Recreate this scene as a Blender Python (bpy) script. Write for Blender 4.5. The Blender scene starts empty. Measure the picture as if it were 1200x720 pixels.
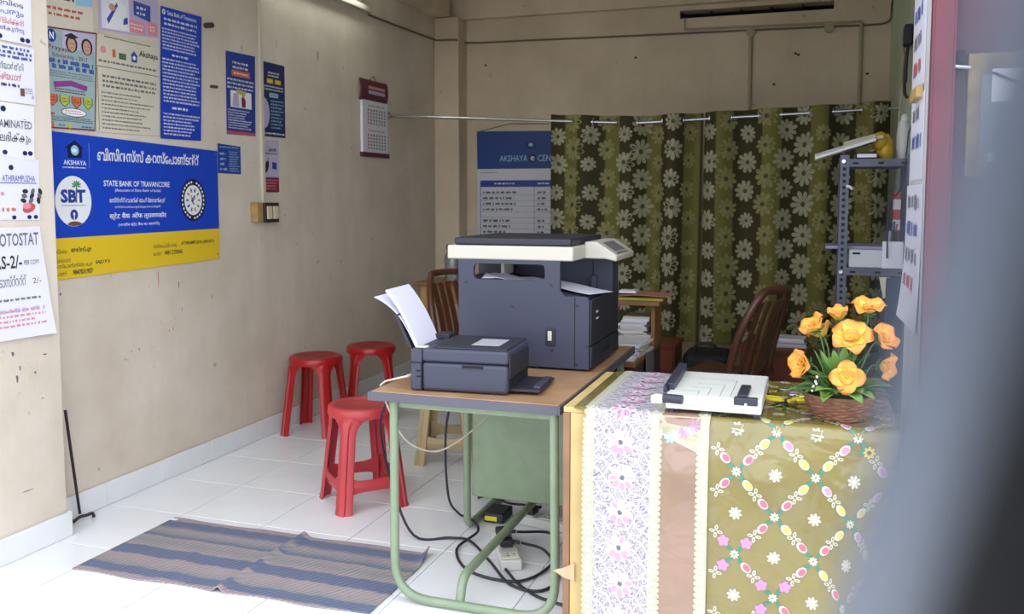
import bpy, bmesh, math, random
from mathutils import Vector, Matrix
random.seed(7)
S = bpy.context.scene
COL = S.collection
pi = math.pi

# ------------------------------------------------------------------ camera, world, light, exposure
PITCH, YAW = math.radians(4.47), math.atan(.343)
cd = bpy.data.cameras.new('camera'); cam = bpy.data.objects.new('camera', cd); COL.objects.link(cam)
cam.location = (0, 0, 1.4)
fwd = Vector((-math.sin(YAW) * math.cos(PITCH), math.cos(YAW) * math.cos(PITCH), -math.sin(PITCH)))
cam.rotation_euler = fwd.to_track_quat('-Z', 'Y').to_euler()
cd.sensor_width = 36; cd.lens = 36 * 1050 / 1200; cd.shift_y = -46 / 1200
cd.clip_start = .01; cd.clip_end = 200
cd.dof.use_dof = True; cd.dof.focus_distance = 3.4; cd.dof.aperture_fstop = 5.0
S.camera = cam

w = bpy.data.worlds.new('world'); S.world = w; w.use_nodes = True
bg = w.node_tree.nodes['Background']
bg.inputs[0].default_value = (.86, .93, 1.0, 1); bg.inputs[1].default_value = 1.9   # overcast sky

S.view_settings.view_transform = 'Standard'; S.view_settings.look = 'None'
S.view_settings.exposure = 0.75; S.view_settings.gamma = 1; S.view_settings.use_curve_mapping = False

# ------------------------------------------------------------------ materials
def lin(c):
    return tuple((v / 12.92 if v <= .04045 else ((v + .055) / 1.055) ** 2.4) for v in (x / 255 for x in c))
MATS = {}
def mat(name, rgb, rough=.6, metal=0, var=0, vscale=8, bump=0, bscale=60, trans=0, spec=.5, emit=0, alpha=1, coat=0, col2=None, sheen=0):
    if name in MATS: return MATS[name]
    m = bpy.data.materials.new(name); m.use_nodes = True
    nt = m.node_tree; b = nt.nodes['Principled BSDF']
    c = lin(rgb)
    b.inputs['Base Color'].default_value = (*c, 1); b.inputs['Roughness'].default_value = rough
    b.inputs['Metallic'].default_value = metal; b.inputs['Specular IOR Level'].default_value = spec
    b.inputs['Transmission Weight'].default_value = trans; b.inputs['Alpha'].default_value = alpha
    b.inputs['Coat Weight'].default_value = coat
    if emit:
        b.inputs['Emission Color'].default_value = (*c, 1); b.inputs['Emission Strength'].default_value = emit
    if var or bump:
        tc = nt.nodes.new('ShaderNodeTexCoord')
    if var:
        n = nt.nodes.new('ShaderNodeTexNoise'); n.inputs['Scale'].default_value = vscale; n.inputs['Detail'].default_value = 6
        r = nt.nodes.new('ShaderNodeValToRGB')
        c2 = lin(col2) if col2 else tuple(v * (1 - var) for v in c)
        r.color_ramp.elements[0].position = .35; r.color_ramp.elements[1].position = .62
        r.color_ramp.elements[0].color = (*c2, 1); r.color_ramp.elements[1].color = (*c, 1)
        nt.links.new(tc.outputs['Object'], n.inputs['Vector']); nt.links.new(n.outputs[0], r.inputs[0])
        nt.links.new(r.outputs[0], b.inputs['Base Color'])
    if bump:
        n2 = nt.nodes.new('ShaderNodeTexNoise'); n2.inputs['Scale'].default_value = bscale; n2.inputs['Detail'].default_value = 4
        bp = nt.nodes.new('ShaderNodeBump'); bp.inputs['Strength'].default_value = bump; bp.inputs['Distance'].default_value = .01
        nt.links.new(tc.outputs['Object'], n2.inputs['Vector']); nt.links.new(n2.outputs[0], bp.inputs['Height'])
        nt.links.new(bp.outputs[0], b.inputs['Normal'])
    MATS[name] = m
    return m

def wall_mat(name, base, dirt, dirt2):
    m = bpy.data.materials.new(name); m.use_nodes = True; nt = m.node_tree; b = nt.nodes['Principled BSDF']
    N = nt.nodes.new; L = nt.links.new
    tc = N('ShaderNodeTexCoord')
    def noise(sc, det=6, vec=None, ro=.6):
        n = N('ShaderNodeTexNoise'); n.inputs['Scale'].default_value = sc; n.inputs['Detail'].default_value = det; n.inputs['Roughness'].default_value = ro
        L(vec or tc.outputs['Object'], n.inputs['Vector']); return n.outputs[0]
    def ramp(v, p0, p1):
        r = N('ShaderNodeMapRange'); r.inputs[1].default_value = p0; r.inputs[2].default_value = p1; L(v, r.inputs[0]); return r.outputs[0]
    def mix(f, a, c):
        x = N('ShaderNodeMix'); x.data_type = 'RGBA'; L(f, x.inputs[0])
        if isinstance(a, tuple): x.inputs[6].default_value = (*a, 1)
        else: L(a, x.inputs[6])
        x.inputs[7].default_value = (*c, 1); return x.outputs[2]
    mp = N('ShaderNodeMapping'); mp.inputs['Scale'].default_value = (3, 3, .5); L(tc.outputs['Object'], mp.inputs[0])
    c = mix(ramp(noise(1.3), .42, .72), lin(base), lin(dirt))
    st = N('ShaderNodeMath'); st.operation = 'MULTIPLY'; L(ramp(noise(1.6, 8, mp.outputs[0]), .5, .8), st.inputs[0]); st.inputs[1].default_value = .55
    c = mix(st.outputs[0], c, lin(dirt))
    sp = N('ShaderNodeMath'); sp.operation = 'MULTIPLY'; L(ramp(noise(17, 3, None, .5), .70, .76), sp.inputs[0]); sp.inputs[1].default_value = .5
    c = mix(sp.outputs[0], c, lin(dirt2))
    L(c, b.inputs['Base Color']); b.inputs['Roughness'].default_value = .8; b.inputs['Specular IOR Level'].default_value = .25
    bp = N('ShaderNodeBump'); bp.inputs['Strength'].default_value = .25; bp.inputs['Distance'].default_value = .01
    L(noise(9, 8), bp.inputs['Height']); L(bp.outputs[0], b.inputs['Normal'])
    return m

M_wall = wall_mat('painted_plaster', (222, 209, 195), (198, 183, 166), (120, 108, 96))
M_wallb = wall_mat('painted_plaster_ochre', (216, 198, 174), (192, 174, 148), (118, 104, 88))
M_green = wall_mat('pale_green_plaster', (196, 204, 178), (170, 178, 150), (110, 112, 90))
M_ceil = mat('ceiling_plaster', (205, 200, 186), .85)
M_tile = mat('white_glazed_tile', (236, 236, 240), .16, var=.05, vscale=3, spec=.5)
M_grout = mat('grey_grout', (165, 163, 162), .9)
M_skirt = mat('white_skirting_tile', (228, 228, 230), .25, var=.06, vscale=5)
M_pave = mat('pale_concrete', (180, 176, 168), .9, var=.15, vscale=3, bump=.2)

def white(n='paper_white', c=(228, 226, 234)): return mat(n, c, .7)
M_paper = white(); M_paperw = mat('paper_cool', (226, 224, 240), .6)
M_cream = mat('paper_cream', (214, 206, 188), .75, var=.06, vscale=6)
M_black = mat('ink_black', (40, 38, 42), .7); M_grey = mat('ink_grey', (110, 106, 112), .7)
M_ink_b = mat('ink_blue', (58, 74, 160), .7); M_ink_r = mat('ink_red', (196, 84, 82), .7); M_ink_g = mat('ink_green', (70, 110, 70), .7)
M_blue = mat('poster_blue', (22, 66, 186), .42); M_blue2 = mat('poster_blue_deep', (34, 62, 150), .42); M_navy = mat('poster_navy', (26, 40, 92), .5)
M_dnavy = mat('print_dark_navy', (20, 24, 62), .5)
M_yel = mat('print_yellow', (226, 190, 40), .45); M_w = mat('print_white', (236, 236, 240), .5)
M_lblue = mat('print_light_blue', (150, 196, 226), .5); M_gleaf = mat('print_green', (60, 150, 70), .5); M_brn = mat('print_brown', (120, 74, 50), .6)
M_pink = mat('print_pink', (226, 140, 150), .6); M_purp = mat('print_purple', (140, 60, 140), .6); M_orng = mat('print_orange', (214, 106, 60), .6); M_lime = mat('print_lime', (176, 190, 70), .6)
M_skin = mat('print_skin', (196, 150, 124), .6); M_maroonp = mat('print_maroon', (130, 34, 62), .6); M_lav = mat('print_lavender', (188, 178, 208), .6)
M_pgreen = mat('poster_mint', (160, 184, 186), .6, var=.12, vscale=4)

# ------------------------------------------------------------------ mesh builder
LOC = {}
class MB:
    def __init__(s): s.v = []; s.f = []; s.m = []; s.mats = []; s.sm = []
    def mi(s, m):
        if m not in s.mats: s.mats.append(m)
        return s.mats.index(m)
    def add(s, vs, fs, m, smooth=False):
        o = len(s.v); s.v += [tuple(v) for v in vs]; k = s.mi(m)
        for f in fs: s.f.append(tuple(i + o for i in f)); s.m.append(k); s.sm.append(smooth)
        return s
    def box(s, x0, x1, y0, y1, z0, z1, m, mx=None):
        vs = [Vector((x, y, z)) for z in (z0, z1) for y in (y0, y1) for x in (x0, x1)]
        if mx: vs = [mx @ v for v in vs]
        return s.add(vs, [(0, 2, 3, 1), (4, 5, 7, 6), (0, 1, 5, 4), (2, 6, 7, 3), (0, 4, 6, 2), (1, 3, 7, 5)], m)
    def prism(s, poly, ax, a0, a1, m):
        """poly in the other two axes, extruded along ax from a0 to a1"""
        def P(p, a):
            return {'x': (a, p[0], p[1]), 'y': (p[0], a, p[1]), 'z': (p[0], p[1], a)}[ax]
        n = len(poly); vs = [P(p, a0) for p in poly] + [P(p, a1) for p in poly]
        fs = [tuple(range(n)), tuple(range(2 * n - 1, n - 1, -1))] + [(i, i + n, (i + 1) % n + n, (i + 1) % n) for i in range(n)]
        return s.add(vs, fs, m)
    def loft(s, loops, m, caps=True, smooth=True):
        n = len(loops[0]); vs = [p for l in loops for p in l]; fs = []
        for k in range(len(loops) - 1):
            for i in range(n):
                j = (i + 1) % n; fs.append((k * n + i, k * n + j, (k + 1) * n + j, (k + 1) * n + i))
        if caps: fs += [tuple(range(n - 1, -1, -1)), tuple(range((len(loops) - 1) * n, len(loops) * n))]
        return s.add(vs, fs, m, smooth)
    def tube(s, pts, r, m, seg=8, closed=False, smooth=True):
        P = [Vector(p) for p in pts]; n = len(P); rr = r if isinstance(r, (list, tuple)) else [r] * n
        loops = []; up = None
        for i in range(n):
            if closed: t = P[(i + 1) % n] - P[i - 1]
            else: t = P[min(i + 1, n - 1)] - P[max(i - 1, 0)]
            t.normalize()
            if up is None: up = Vector((0, 0, 1)) if abs(t.z) < .9 else Vector((1, 0, 0))
            a = t.cross(up)
            if a.length < 1e-5: a = t.orthogonal()
            a.normalize(); b = a.cross(t).normalized(); up = b
            loops.append([P[i] + a * rr[i] * math.cos(2 * pi * k / seg) + b * rr[i] * math.sin(2 * pi * k / seg) for k in range(seg)])
        if closed: loops.append(loops[0]); return s.loft(loops, m, False, smooth)
        return s.loft(loops, m, True, smooth)
    def lathe(s, prof, c, m, seg=24, caps=True, smooth=True):
        loops = [[(c[0] + r * math.cos(2 * pi * k / seg), c[1] + r * math.sin(2 * pi * k / seg), c[2] + z) for k in range(seg)] for r, z in prof]
        return s.loft(loops, m, caps, smooth)
    def ball(s, c, rx, ry, rz, m, seg=12, rings=8):
        prof = []
        loops = [[(c[0] + rx * math.sin(a) * math.cos(2 * pi * k / seg), c[1] + ry * math.sin(a) * math.sin(2 * pi * k / seg), c[2] - rz * math.cos(a)) for k in range(seg)]
                 for a in [max(.05, min(pi - .05, pi * i / rings)) for i in range(rings + 1)]]
        return s.loft(loops, m)
    def grid(s, fn, nu, nv, m, thick=0, smooth=True):
        """fn(u,v)->point with u,v in 0..1; thick gives it a back side along -normal"""
        vs = [Vector(fn(i / nu, j / nv)) for j in range(nv + 1) for i in range(nu + 1)]
        W = nu + 1
        fs = [(j * W + i, j * W + i + 1, (j + 1) * W + i + 1, (j + 1) * W + i) for j in range(nv) for i in range(nu)]
        if thick:
            nrm = []
            for j in range(nv + 1):
                for i in range(nu + 1):
                    du = vs[j * W + min(i + 1, nu)] - vs[j * W + max(i - 1, 0)]; dv = vs[min(j + 1, nv) * W + i] - vs[max(j - 1, 0) * W + i]
                    k = du.cross(dv); nrm.append(k.normalized() if k.length > 1e-9 else Vector((0, 0, 1)))
            n = len(vs); vs = vs + [vs[i] - nrm[i] * thick for i in range(n)]
            fs += [tuple(n + i for i in reversed(f)) for f in list(fs)]
            edge = [i for i in range(W)] + [j * W + nu for j in range(1, nv + 1)] + [nv * W + i for i in range(nu - 1, -1, -1)] + [j * W for j in range(nv - 1, 0, -1)]
            for k in range(len(edge)):
                a, b = edge[k], edge[(k + 1) % len(edge)]; fs.append((b, a, a + n, b + n))
        return s.add(vs, fs, m, smooth)
    def build(s, name, parent=None, loc=None, bevel=0, seg=2, sharp=40, local=False):
        me = bpy.data.meshes.new(name)
        if parent is not None: base = Vector(LOC[parent]) if not local else Vector((0, 0, 0))
        elif local: base = Vector((0, 0, 0))
        elif loc is not None: base = Vector(loc)
        else:
            xs = [v[0] for v in s.v]; ys = [v[1] for v in s.v]; zs = [v[2] for v in s.v]
            base = Vector(((min(xs) + max(xs)) / 2, (min(ys) + max(ys)) / 2, min(zs)))
        me.from_pydata([Vector(v) - base for v in s.v], [], s.f)
        for m in s.mats: me.materials.append(m)
        me.polygons.foreach_set('material_index', s.m); me.polygons.foreach_set('use_smooth', s.sm)
        me.update()
        o = bpy.data.objects.new(name, me); COL.objects.link(o)
        if parent is not None: o.parent = parent; LOC[o] = LOC[parent] if not local else Vector((0, 0, 0))
        else: o.location = base; LOC[o] = base
        if bevel:
            b = o.modifiers.new('bevel', 'BEVEL'); b.width = bevel; b.segments = seg; b.limit_method = 'ANGLE'; b.angle_limit = math.radians(sharp)
            b.harden_normals = False
            for p in me.polygons: p.use_smooth = True
            me.set_sharp_from_angle(angle=math.radians(35)) if hasattr(me, 'set_sharp_from_angle') else None
        elif any(s.sm):
            if hasattr(me, 'set_sharp_from_angle'): me.set_sharp_from_angle(angle=math.radians(50))
        return o
def tag(o, label, cat, group=None):
    o['label'] = label; o['category'] = cat
    if group: o['group'] = group
    return o
def struct(o): o['kind'] = 'structure'; return o
def thing(name, loc, label, cat, group=None):
    o = bpy.data.objects.new(name, None); COL.objects.link(o); o.location = loc; o.empty_display_size = .1; LOC[o] = Vector(loc)
    return tag(o, label, cat, group)
def copy_tree(o, parent=None):
    c = o.copy(); COL.objects.link(c); c.parent = parent
    for ch in list(o.children): copy_tree(ch, c)
    return c
def fillet(pts, r, n=5):
    """polyline with rounded corners"""
    P = [Vector(p) for p in pts]; out = [P[0]]
    for i in range(1, len(P) - 1):
        a = (P[i - 1] - P[i]); b = (P[i + 1] - P[i]); k = min(r, a.length * .49, b.length * .49)
        A = P[i] + a.normalized() * k; B = P[i] + b.normalized() * k
        for t in range(n + 1):
            t /= n; out.append(A * (1 - t) ** 2 + P[i] * 2 * t * (1 - t) + B * t * t)
    return out + [P[-1]]
def smoothpath(pts, n=6):
    P = [Vector(p) for p in pts]; Q = [P[0] * 2 - P[1]] + P + [P[-1] * 2 - P[-2]]; out = []
    for i in range(1, len(Q) - 2):
        for k in range(n):
            t = k / n; a, b, c, d = Q[i - 1:i + 3]
            out.append(.5 * ((2 * b) + (c - a) * t + (2 * a - 5 * b + 4 * c - d) * t * t + (3 * b - a - 3 * c + d) * t ** 3))
    return out + [P[-1]]

# ------------------------------------------------------------------ lettering and flat print
_T = {}
def glyphs(s, bold=0):
    k = (s, bold)
    if k not in _T:
        c = bpy.data.curves.new('lettering', 'FONT'); c.body = s; c.resolution_u = 2; c.offset = bold
        o = bpy.data.objects.new('lettering', c); COL.objects.link(o)
        me = bpy.data.meshes.new_from_object(o.evaluated_get(bpy.context.evaluated_depsgraph_get()))
        vs = [(v.co.x, v.co.y) for v in me.vertices]; fs = [tuple(p.vertices) for p in me.polygons]
        bpy.data.objects.remove(o); bpy.data.curves.remove(c); bpy.data.meshes.remove(me)
        x0 = min(v[0] for v in vs); x1 = max(v[0] for v in vs); y0 = min(v[1] for v in vs); y1 = max(v[1] for v in vs)
        _T[k] = (vs, fs, x0, x1, y0, y1)
    return _T[k]
class Print(MB):
    """flat print on a surface; fr(a,b,h) maps the surface's own metres to the place"""
    def __init__(s, fr, h=.0012): super().__init__(); s.fr = fr; s.h = h; s.k = 0
    def P(s, pts, fs, m, lift=0):
        s.k += 1
        return s.add([s.fr(a, b, s.h + lift + s.k * .000004) for a, b in pts], fs, m)
    def poly(s, pts, m, lift=0): return s.P(pts, [tuple(range(len(pts)))], m, lift)
    def rect(s, a0, b0, a1, b1, m, lift=0): return s.poly([(a0, b0), (a1, b0), (a1, b1), (a0, b1)], m, lift)
    def ell(s, a, b, ra, rb, m, lift=0, n=20, rot=0):
        c, q = math.cos(rot), math.sin(rot); pts = []
        for i in range(n):
            x, y = ra * math.cos(2 * pi * i / n), rb * math.sin(2 * pi * i / n); pts.append((a + x * c - y * q, b + x * q + y * c))
        return s.poly(pts, m, lift)
    def ring(s, a, b, ra, rb, t, m, lift=0, n=28):
        pts = [(a + (ra - k * t) * math.cos(2 * pi * i / n), b + (rb - k * t) * math.sin(2 * pi * i / n)) for k in (0, 1) for i in range(n)]
        return s.P(pts, [(i, (i + 1) % n, (i + 1) % n + n, i + n) for i in range(n)], m, lift)
    def text(s, t, a0, b0, m, w=None, h=None, bold=0, lift=.0003, tilt=0):
        vs, fs, x0, x1, y0, y1 = glyphs(t, bold)
        if w is None: sx = sy = h / (y1 - y0)
        elif h is None: sx = sy = w / (x1 - x0)
        else: sx, sy = w / (x1 - x0), h / (y1 - y0)
        return s.P([(a0 + (x - x0) * sx, b0 + (y - y0) * sy + (x - x0) * sx * tilt) for x, y in vs], fs, m, lift)
    def lines(s, a0, a1, b0, b1, n, m, fill=.5, lift=.0003, ragged=.25, tilt=0, letter=.6):
        """n rows of print too small to read"""
        ph = (b1 - b0) / n; vs = []; fs = []
        for r in range(n):
            y = b1 - (r + .5) * ph; a = a0; end = a1 - (a1 - a0) * random.random() * ragged; hh = ph * fill * .5
            while a < end:
                wl = random.randint(2, 7)
                for _ in range(wl):
                    lw = hh * letter * random.uniform(.8, 1.6)
                    if a + lw > end: break
                    k = len(vs); up = hh * random.uniform(.6, 1.15); dn = hh * random.uniform(.6, 1.1); t = (a - a0) * tilt
                    vs += [(a, y - dn + t), (a + lw * .8, y - dn + t), (a + lw * .8, y + up + t), (a, y + up + t)]; fs.append((k, k + 1, k + 2, k + 3)); a += lw
                a += hh * 1.3
                if a >= end - hh: break
        if vs: s.P(vs, fs, m, lift)
        return s
def LWf(a, b, h): return (-3.05 + h, a, b)
def LPf(a, b, h): return (-2.92 + h, a, b)
def BWf(a, b, h): return (a, 7.08 - h, b)
def RPf(a, b, h): return (.284 - h, -a, b)
def RFf(a, b, h): return (a, 2.83 - h, b)
def sheet(name, label, cat, fr, bl, br, tr, tl, m, group=None, t=.0012, gap=.0015, curl=None, nu=6, nv=6):
    """a sheet or board fixed to a wall: four corners in wall metres; returns object and a frame that follows its face"""
    cv = curl or (lambda u, v: 0)
    def at(u, v):
        a = (bl[0] * (1 - u) + br[0] * u) * (1 - v) + (tl[0] * (1 - u) + tr[0] * u) * v
        b = (bl[1] * (1 - u) + br[1] * u) * (1 - v) + (tl[1] * (1 - u) + tr[1] * u) * v
        return a, b
    mb = MB(); mb.grid(lambda u, v: fr(*at(u, v), gap + t + cv(u, v)), nu if curl else 1, nv if curl else 1, m, thick=t, smooth=bool(curl))
    o = tag(mb.build(name), label, cat, group)
    def f2(a, b, h):
        u = (a - min(bl[0], tl[0])) / max(1e-6, max(br[0], tr[0]) - min(bl[0], tl[0])); v = (b - min(bl[1], br[1])) / max(1e-6, max(tl[1], tr[1]) - min(bl[1], br[1]))
        return fr(a, b, gap + t + cv(max(0, min(1, u)), max(0, min(1, v))) + h)
    return o, f2

# ------------------------------------------------------------------ the room shell
XL, XR, YB, YF, ZC = -3.05, .45, 7.08, 2.83, 3.1
TP = .42
mb = MB(); mb.box(-3.3, .75, .9, 7.3, -.12, -.006, M_grout); floor = struct(mb.build('floor'))
_tile = {}
def tile(x0, x1, y0, y1):
    g = .0018; k = (round(x1 - x0, 3), round(y1 - y0, 3))
    if k not in _tile:
        b = MB(); hx, hy = (x1 - x0) / 2 - g, (y1 - y0) / 2 - g; e = .002
        lo = [(-hx, -hy, -.006), (hx, -hy, -.006), (hx, hy, -.006), (-hx, hy, -.006)]
        mi_ = [(x, y, -.0012) for x, y, z in lo]; to = [(x * (1 - e / hx), y * (1 - e / hy), 0) for x, y, z in lo]
        b.loft([lo, mi_, to], M_tile, True, False); o = b.build('floor_tile', floor, local=True); _tile[k] = o.data
    else:
        o = bpy.data.objects.new('floor_tile', _tile[k]); COL.objects.link(o); o.parent = floor
    o.location = Vector(((x0 + x1) / 2, (y0 + y1) / 2, 0)) - LOC[floor]
xs = [-3.05] + [-2.637 + TP * i for i in range(8)] + [.72]
ys = [.91] + [3.19 + TP * j for j in range(-5, 10)] + [7.08]
ys = sorted(ys)
for i in range(len(xs) - 1):
    for j in range(len(ys) - 1):
        if xs[i + 1] - xs[i] > .05 and ys[j + 1] - ys[j] > .05: tile(xs[i], xs[i + 1], ys[j], ys[j + 1])
mb = MB(); mb.box(-12, 12, -14, .9, -.16, -.03, M_pave); mb.box(-12, -3.3, .9, 2.0, -.16, -.03, M_pave); mb.box(.75, 12, .9, 2.4, -.16, -.03, M_pave); o = struct(mb.build('ground'))

mb = MB(); mb.box(-3.3, XL, 2.83, 7.3, -.1, ZC, M_wall); wl = struct(mb.build('wall_left'))
mb = MB(); mb.box(-3.3, -2.92, 2.0, 2.83, -.03, ZC, M_wall); wfl = struct(mb.build('wall_front_left', bevel=.004))
# back wall with the ventilation slot left open in it
mb = MB()
mb.box(-3.05, .7, YB, 7.3, -.1, 2.778, M_wallb); mb.box(-3.05, -1.06, YB, 7.3, 2.778, 2.838, M_wallb); mb.box(.06, .7, YB, 7.3, 2.778, 2.838, M_wallb)
mb.box(-3.05, .7, YB, 7.3, 2.838, ZC, M_wallb); wb = struct(mb.build('wall_back'))
mb = MB(); mb.box(-1.06, .06, 7.25, 7.299, 2.778, 2.838, mat('vent_black', (18, 18, 24), .9)); mb.build('vent_slot_back', wb)  # back of the slot, coloured near black like its dividers
mb = MB()
for i in range(5): mb.box(-1.06 + i * .224, -1.06 + i * .224 + .008, 7.15, 7.25, 2.779, 2.837, mat('vent_black', (18, 18, 24), .9))
mb.build('vent_divider', wb)
mb = MB(); mb.box(XL + .001, -2.83, 6.9, YB - .001, 0, 2.875, M_wallb); struct(mb.build('trim_1', bevel=.006))   # corner pilaster
mb = MB(); mb.box(XL + .001, XR - .001, 7.02, YB - .001, 2.872, ZC - .001, M_wallb); struct(mb.build('trim_2', bevel=.006))   # lintel band on the back wall
mb = MB(); mb.box(XL + .001, -2.9, 6.2, 6.899, 2.88, ZC - .001, M_wallb); struct(mb.build('trim_3', bevel=.006))
mb = MB(); mb.box(XR, .75, 3.33, 7.08, -.1, ZC, M_green); wr = struct(mb.build('wall_right'))
M_red = mat('worn_maroon_paint', (114, 46, 62), .5, var=.35, vscale=3, bump=.15, bscale=20)
M_mar = mat('dusky_maroon_paint', (86, 50, 66), .6, var=.3, vscale=2.5, bump=.2, bscale=14)
M_offw = mat('off_white_plaster', (206, 204, 204), .8, var=.1)
mb = MB(); mb.box(.284, 2.4, YF, 3.33, -.03, ZC, M_offw); wfr = struct(mb.build('wall_front_right'))
mb = MB(); mb.box(.345, 2.4, YF - .012, YF, 0, ZC, M_mar); mb.build('painted_panel', wfr, bevel=.003)
mb = MB()
mb.box(.284, .290, YF - .05, YF, 0, ZC, M_red); mb.box(.290, .339, YF - .05, YF - .046, 0, ZC, M_red); mb.box(.339, .345, YF - .05, YF - .012, 0, ZC, M_red)
struct(mb.build('trim_4', bevel=.0015))   # steel shutter guide
mb = MB(); mb.box(-3.3, 2.4, 2.6, 7.3, ZC, ZC + .15, M_ceil); struct(mb.build('ceiling'))
mb = MB(); mb.box(-2.92, .284, 2.83, 3.0, 2.45, ZC, M_wall); struct(mb.build('wall_front_lintel'))

# skirting, tile by tile
mb = MB(); mb.box(XL, XL + .004, 2.84, 6.9, 0, .104, M_grout); bl_ = struct(mb.build('baseboard_left'))
y = 2.84
for yn in [3.174 + TP * .91 * 0] + [3.174 + .385 * k for k in range(1, 10)] + [6.9]:
    yn = min(yn, 6.9)
    if yn - y > .03: b = MB(); b.box(XL + .004, XL + .013, y + .001, yn - .001, .001, .108, M_skirt); b.build('skirting_tile', bl_, bevel=.002)
    y = yn
mb = MB(); mb.box(-2.92, -2.916, 2.0, 2.83, 0, .10, M_grout); bp_ = struct(mb.build('baseboard_front_left'))
for a, c in ((2.0, 2.42), (2.42, 2.842)): b = MB(); b.box(-2.916, -2.904, a + .001, c - .001, .001, .104, M_skirt); b.build('skirting_tile', bp_, bevel=.002)
b = MB(); b.box(-3.045, -2.9165, 2.831, 2.842, .001, .104, M_skirt); b.build('skirting_tile', bp_, bevel=.002)

# paint marks and chips on the left wall
for (a, b0, da, db, m) in [(3.565, 1.0, .006, .085, M_ink_r), (3.71, .96, .005, .04, M_black), (4.28, 2.225, .008, .04, M_ink_r), (3.66, .745, .006, .02, M_ink_r), (3.63, .74, .004, .016, M_black), (3.73, .83, .004, .03, M_grey),
                        (3.68, .705, .05, .014, M_cream), (3.78, .715, .07, .012, M_cream), (4.62, 2.3, .004, .05, M_grey), (5.08, 2.3, .012, .06, M_black), (5.4, 2.27, .006, .025, M_grey), (3.42, .68, .01, .012, M_grey), (3.37, .68, .006, .01, M_grey), (2.965, .99, .008, .012, M_black), (2.94, .985, .006, .014, M_black),
                        (4.92, 1.95, .01, .015, M_grey), (3.5, .8, .02, .02, M_cream), (6.35, 1.62, .008, .02, M_grey)]:
    p = Print(LWf, .0004)
    p.poly([(a - da / 2, b0 + db * .5), (a - da * .2, b0 - db * .45), (a + da * .1, b0 - db * .5), (a + da * .5, b0 - db * .1), (a + da * .4, b0 + db * .45)], m); p.build('paint_mark', wl)
for (a, b0, da, db, m) in [(2.60, .80, .014, .018, M_grey), (2.67, .765, .02, .009, M_cream), (2.63, .74, .008, .02, M_grey), (2.615, .70, .012, .03, M_grey), (2.72, .745, .010, .015, M_cream), (2.61, .42, .04, .012, M_cream), (2.64, .25, .06, .004, M_grey), (2.75, .775, .02, .006, M_brn), (2.62, .56, .02, .006, M_cream), (2.70, .71, .01, .012, M_grey), (2.66, .69, .006, .02, M_cream), (2.73, .60, .012, .004, M_grey)]:
    p = Print(LPf, .0004)
    p.poly([(a - da / 2, b0 + db * .5), (a - da * .2, b0 - db * .45), (a + da * .1, b0 - db * .5), (a + da * .5, b0 - db * .1), (a + da * .4, b0 + db * .45)], m); p.build('paint_mark', wfl)

# tube light on its batten, high on the left wall
tl = thing('tube_light', (-3.02, 5.1, 2.70), 'white fluorescent tube light on a batten high on the left wall', 'light')
b = MB(); b.box(-3.049, -3.012, 4.3, 5.75, 2.695, 2.735, mat('batten_cream', (196, 186, 172), .6)); b.build('batten', tl, bevel=.004)
b = MB(); b.box(-3.049, -3.0, 4.42, 5.66, 2.775, 2.83, mat('batten_white', (225, 225, 225), .4)); b.build('fitting', tl, bevel=.005)
b = MB(); b.tube([(-2.975, 4.47, 2.80), (-2.975, 5.61, 2.80)], .014, mat('lit_tube', (236, 250, 240), .4, emit=18), 10); b.build('tube', tl)
for yy in (4.45, 5.63): b = MB(); b.box(-3.0, -2.955, yy - .012, yy + .012, 2.78, 2.82, MATS['batten_white']); b.build('tube_holder', tl, bevel=.003)

# ------------------------------------------------------------------ banner of the bank's agent on the left wall
o, f = sheet('wall_banner', 'large blue and yellow bank banner with white lettering on the left wall', 'banner', LWf, (2.899, 1.05), (4.039, 1.073), (4.04, 1.648), (2.899, 1.68), M_blue, t=.002)
p = Print(f, .0008)
p.poly([(2.899, 1.05), (3.2, 1.056), (3.5, 1.062), (3.8, 1.068), (4.039, 1.073), (4.039, 1.236), (3.8, 1.234), (3.5, 1.232), (3.2, 1.230), (2.899, 1.228)], M_yel)
p.text('ബിസിനസ്സ് കറസ്േപാണ്ടന്റ്', 3.195, 1.565, M_w, w=.69, h=.058, bold=.018)
# house emblem
p.poly([(3.03, 1.572), (3.108, 1.572), (3.108, 1.612), (3.122, 1.612), (3.069, 1.648), (3.016, 1.612), (3.03, 1.612)], M_dnavy)
p.ell(3.069, 1.604, .022, .022, M_lblue, .0002); p.ell(3.066, 1.603, .014, .008, M_w, .0003)
p.text('AKSHAYA', 3.005, 1.541, M_w, w=.125, h=.020, bold=.008); p.lines(3.0, 3.13, 1.524, 1.536, 1, M_w, ragged=0)
p.rect(3.148, 1.53, 3.1495, 1.64, M_lblue)
# palm oval
p.ell(3.052, 1.385, .1, .109, M_w, .0002, 32)
p.text('SBT', 2.982, 1.378, M_blue2, w=.137, h=.058, bold=.045, lift=.0006)
p.poly([(3.062, 1.378), (3.07, 1.378), (3.075, 1.44), (3.071, 1.455), (3.067, 1.455)], M_grey, .0007)
for k in range(7):
    a = math.radians(-25 + k * 38); p.poly([(3.070, 1.453), (3.070 + .016 * math.cos(a - .3), 1.455 + .014 * math.sin(a - .3)), (3.070 + .03 * math.cos(a), 1.455 + .022 * math.sin(a)), (3.070 + .016 * math.cos(a + .3), 1.455 + .016 * math.sin(a + .3))], M_gleaf, .0008)
p.lines(2.985, 3.12, 1.362, 1.372, 1, M_grey, ragged=0)
p.ell(3.052, 1.327, .021, .023, M_blue2, .0004); p.ell(3.052, 1.330, .006, .007, M_w, .0006); p.rect(3.0495, 1.304, 3.0545, 1.328, M_w, .0006)
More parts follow.
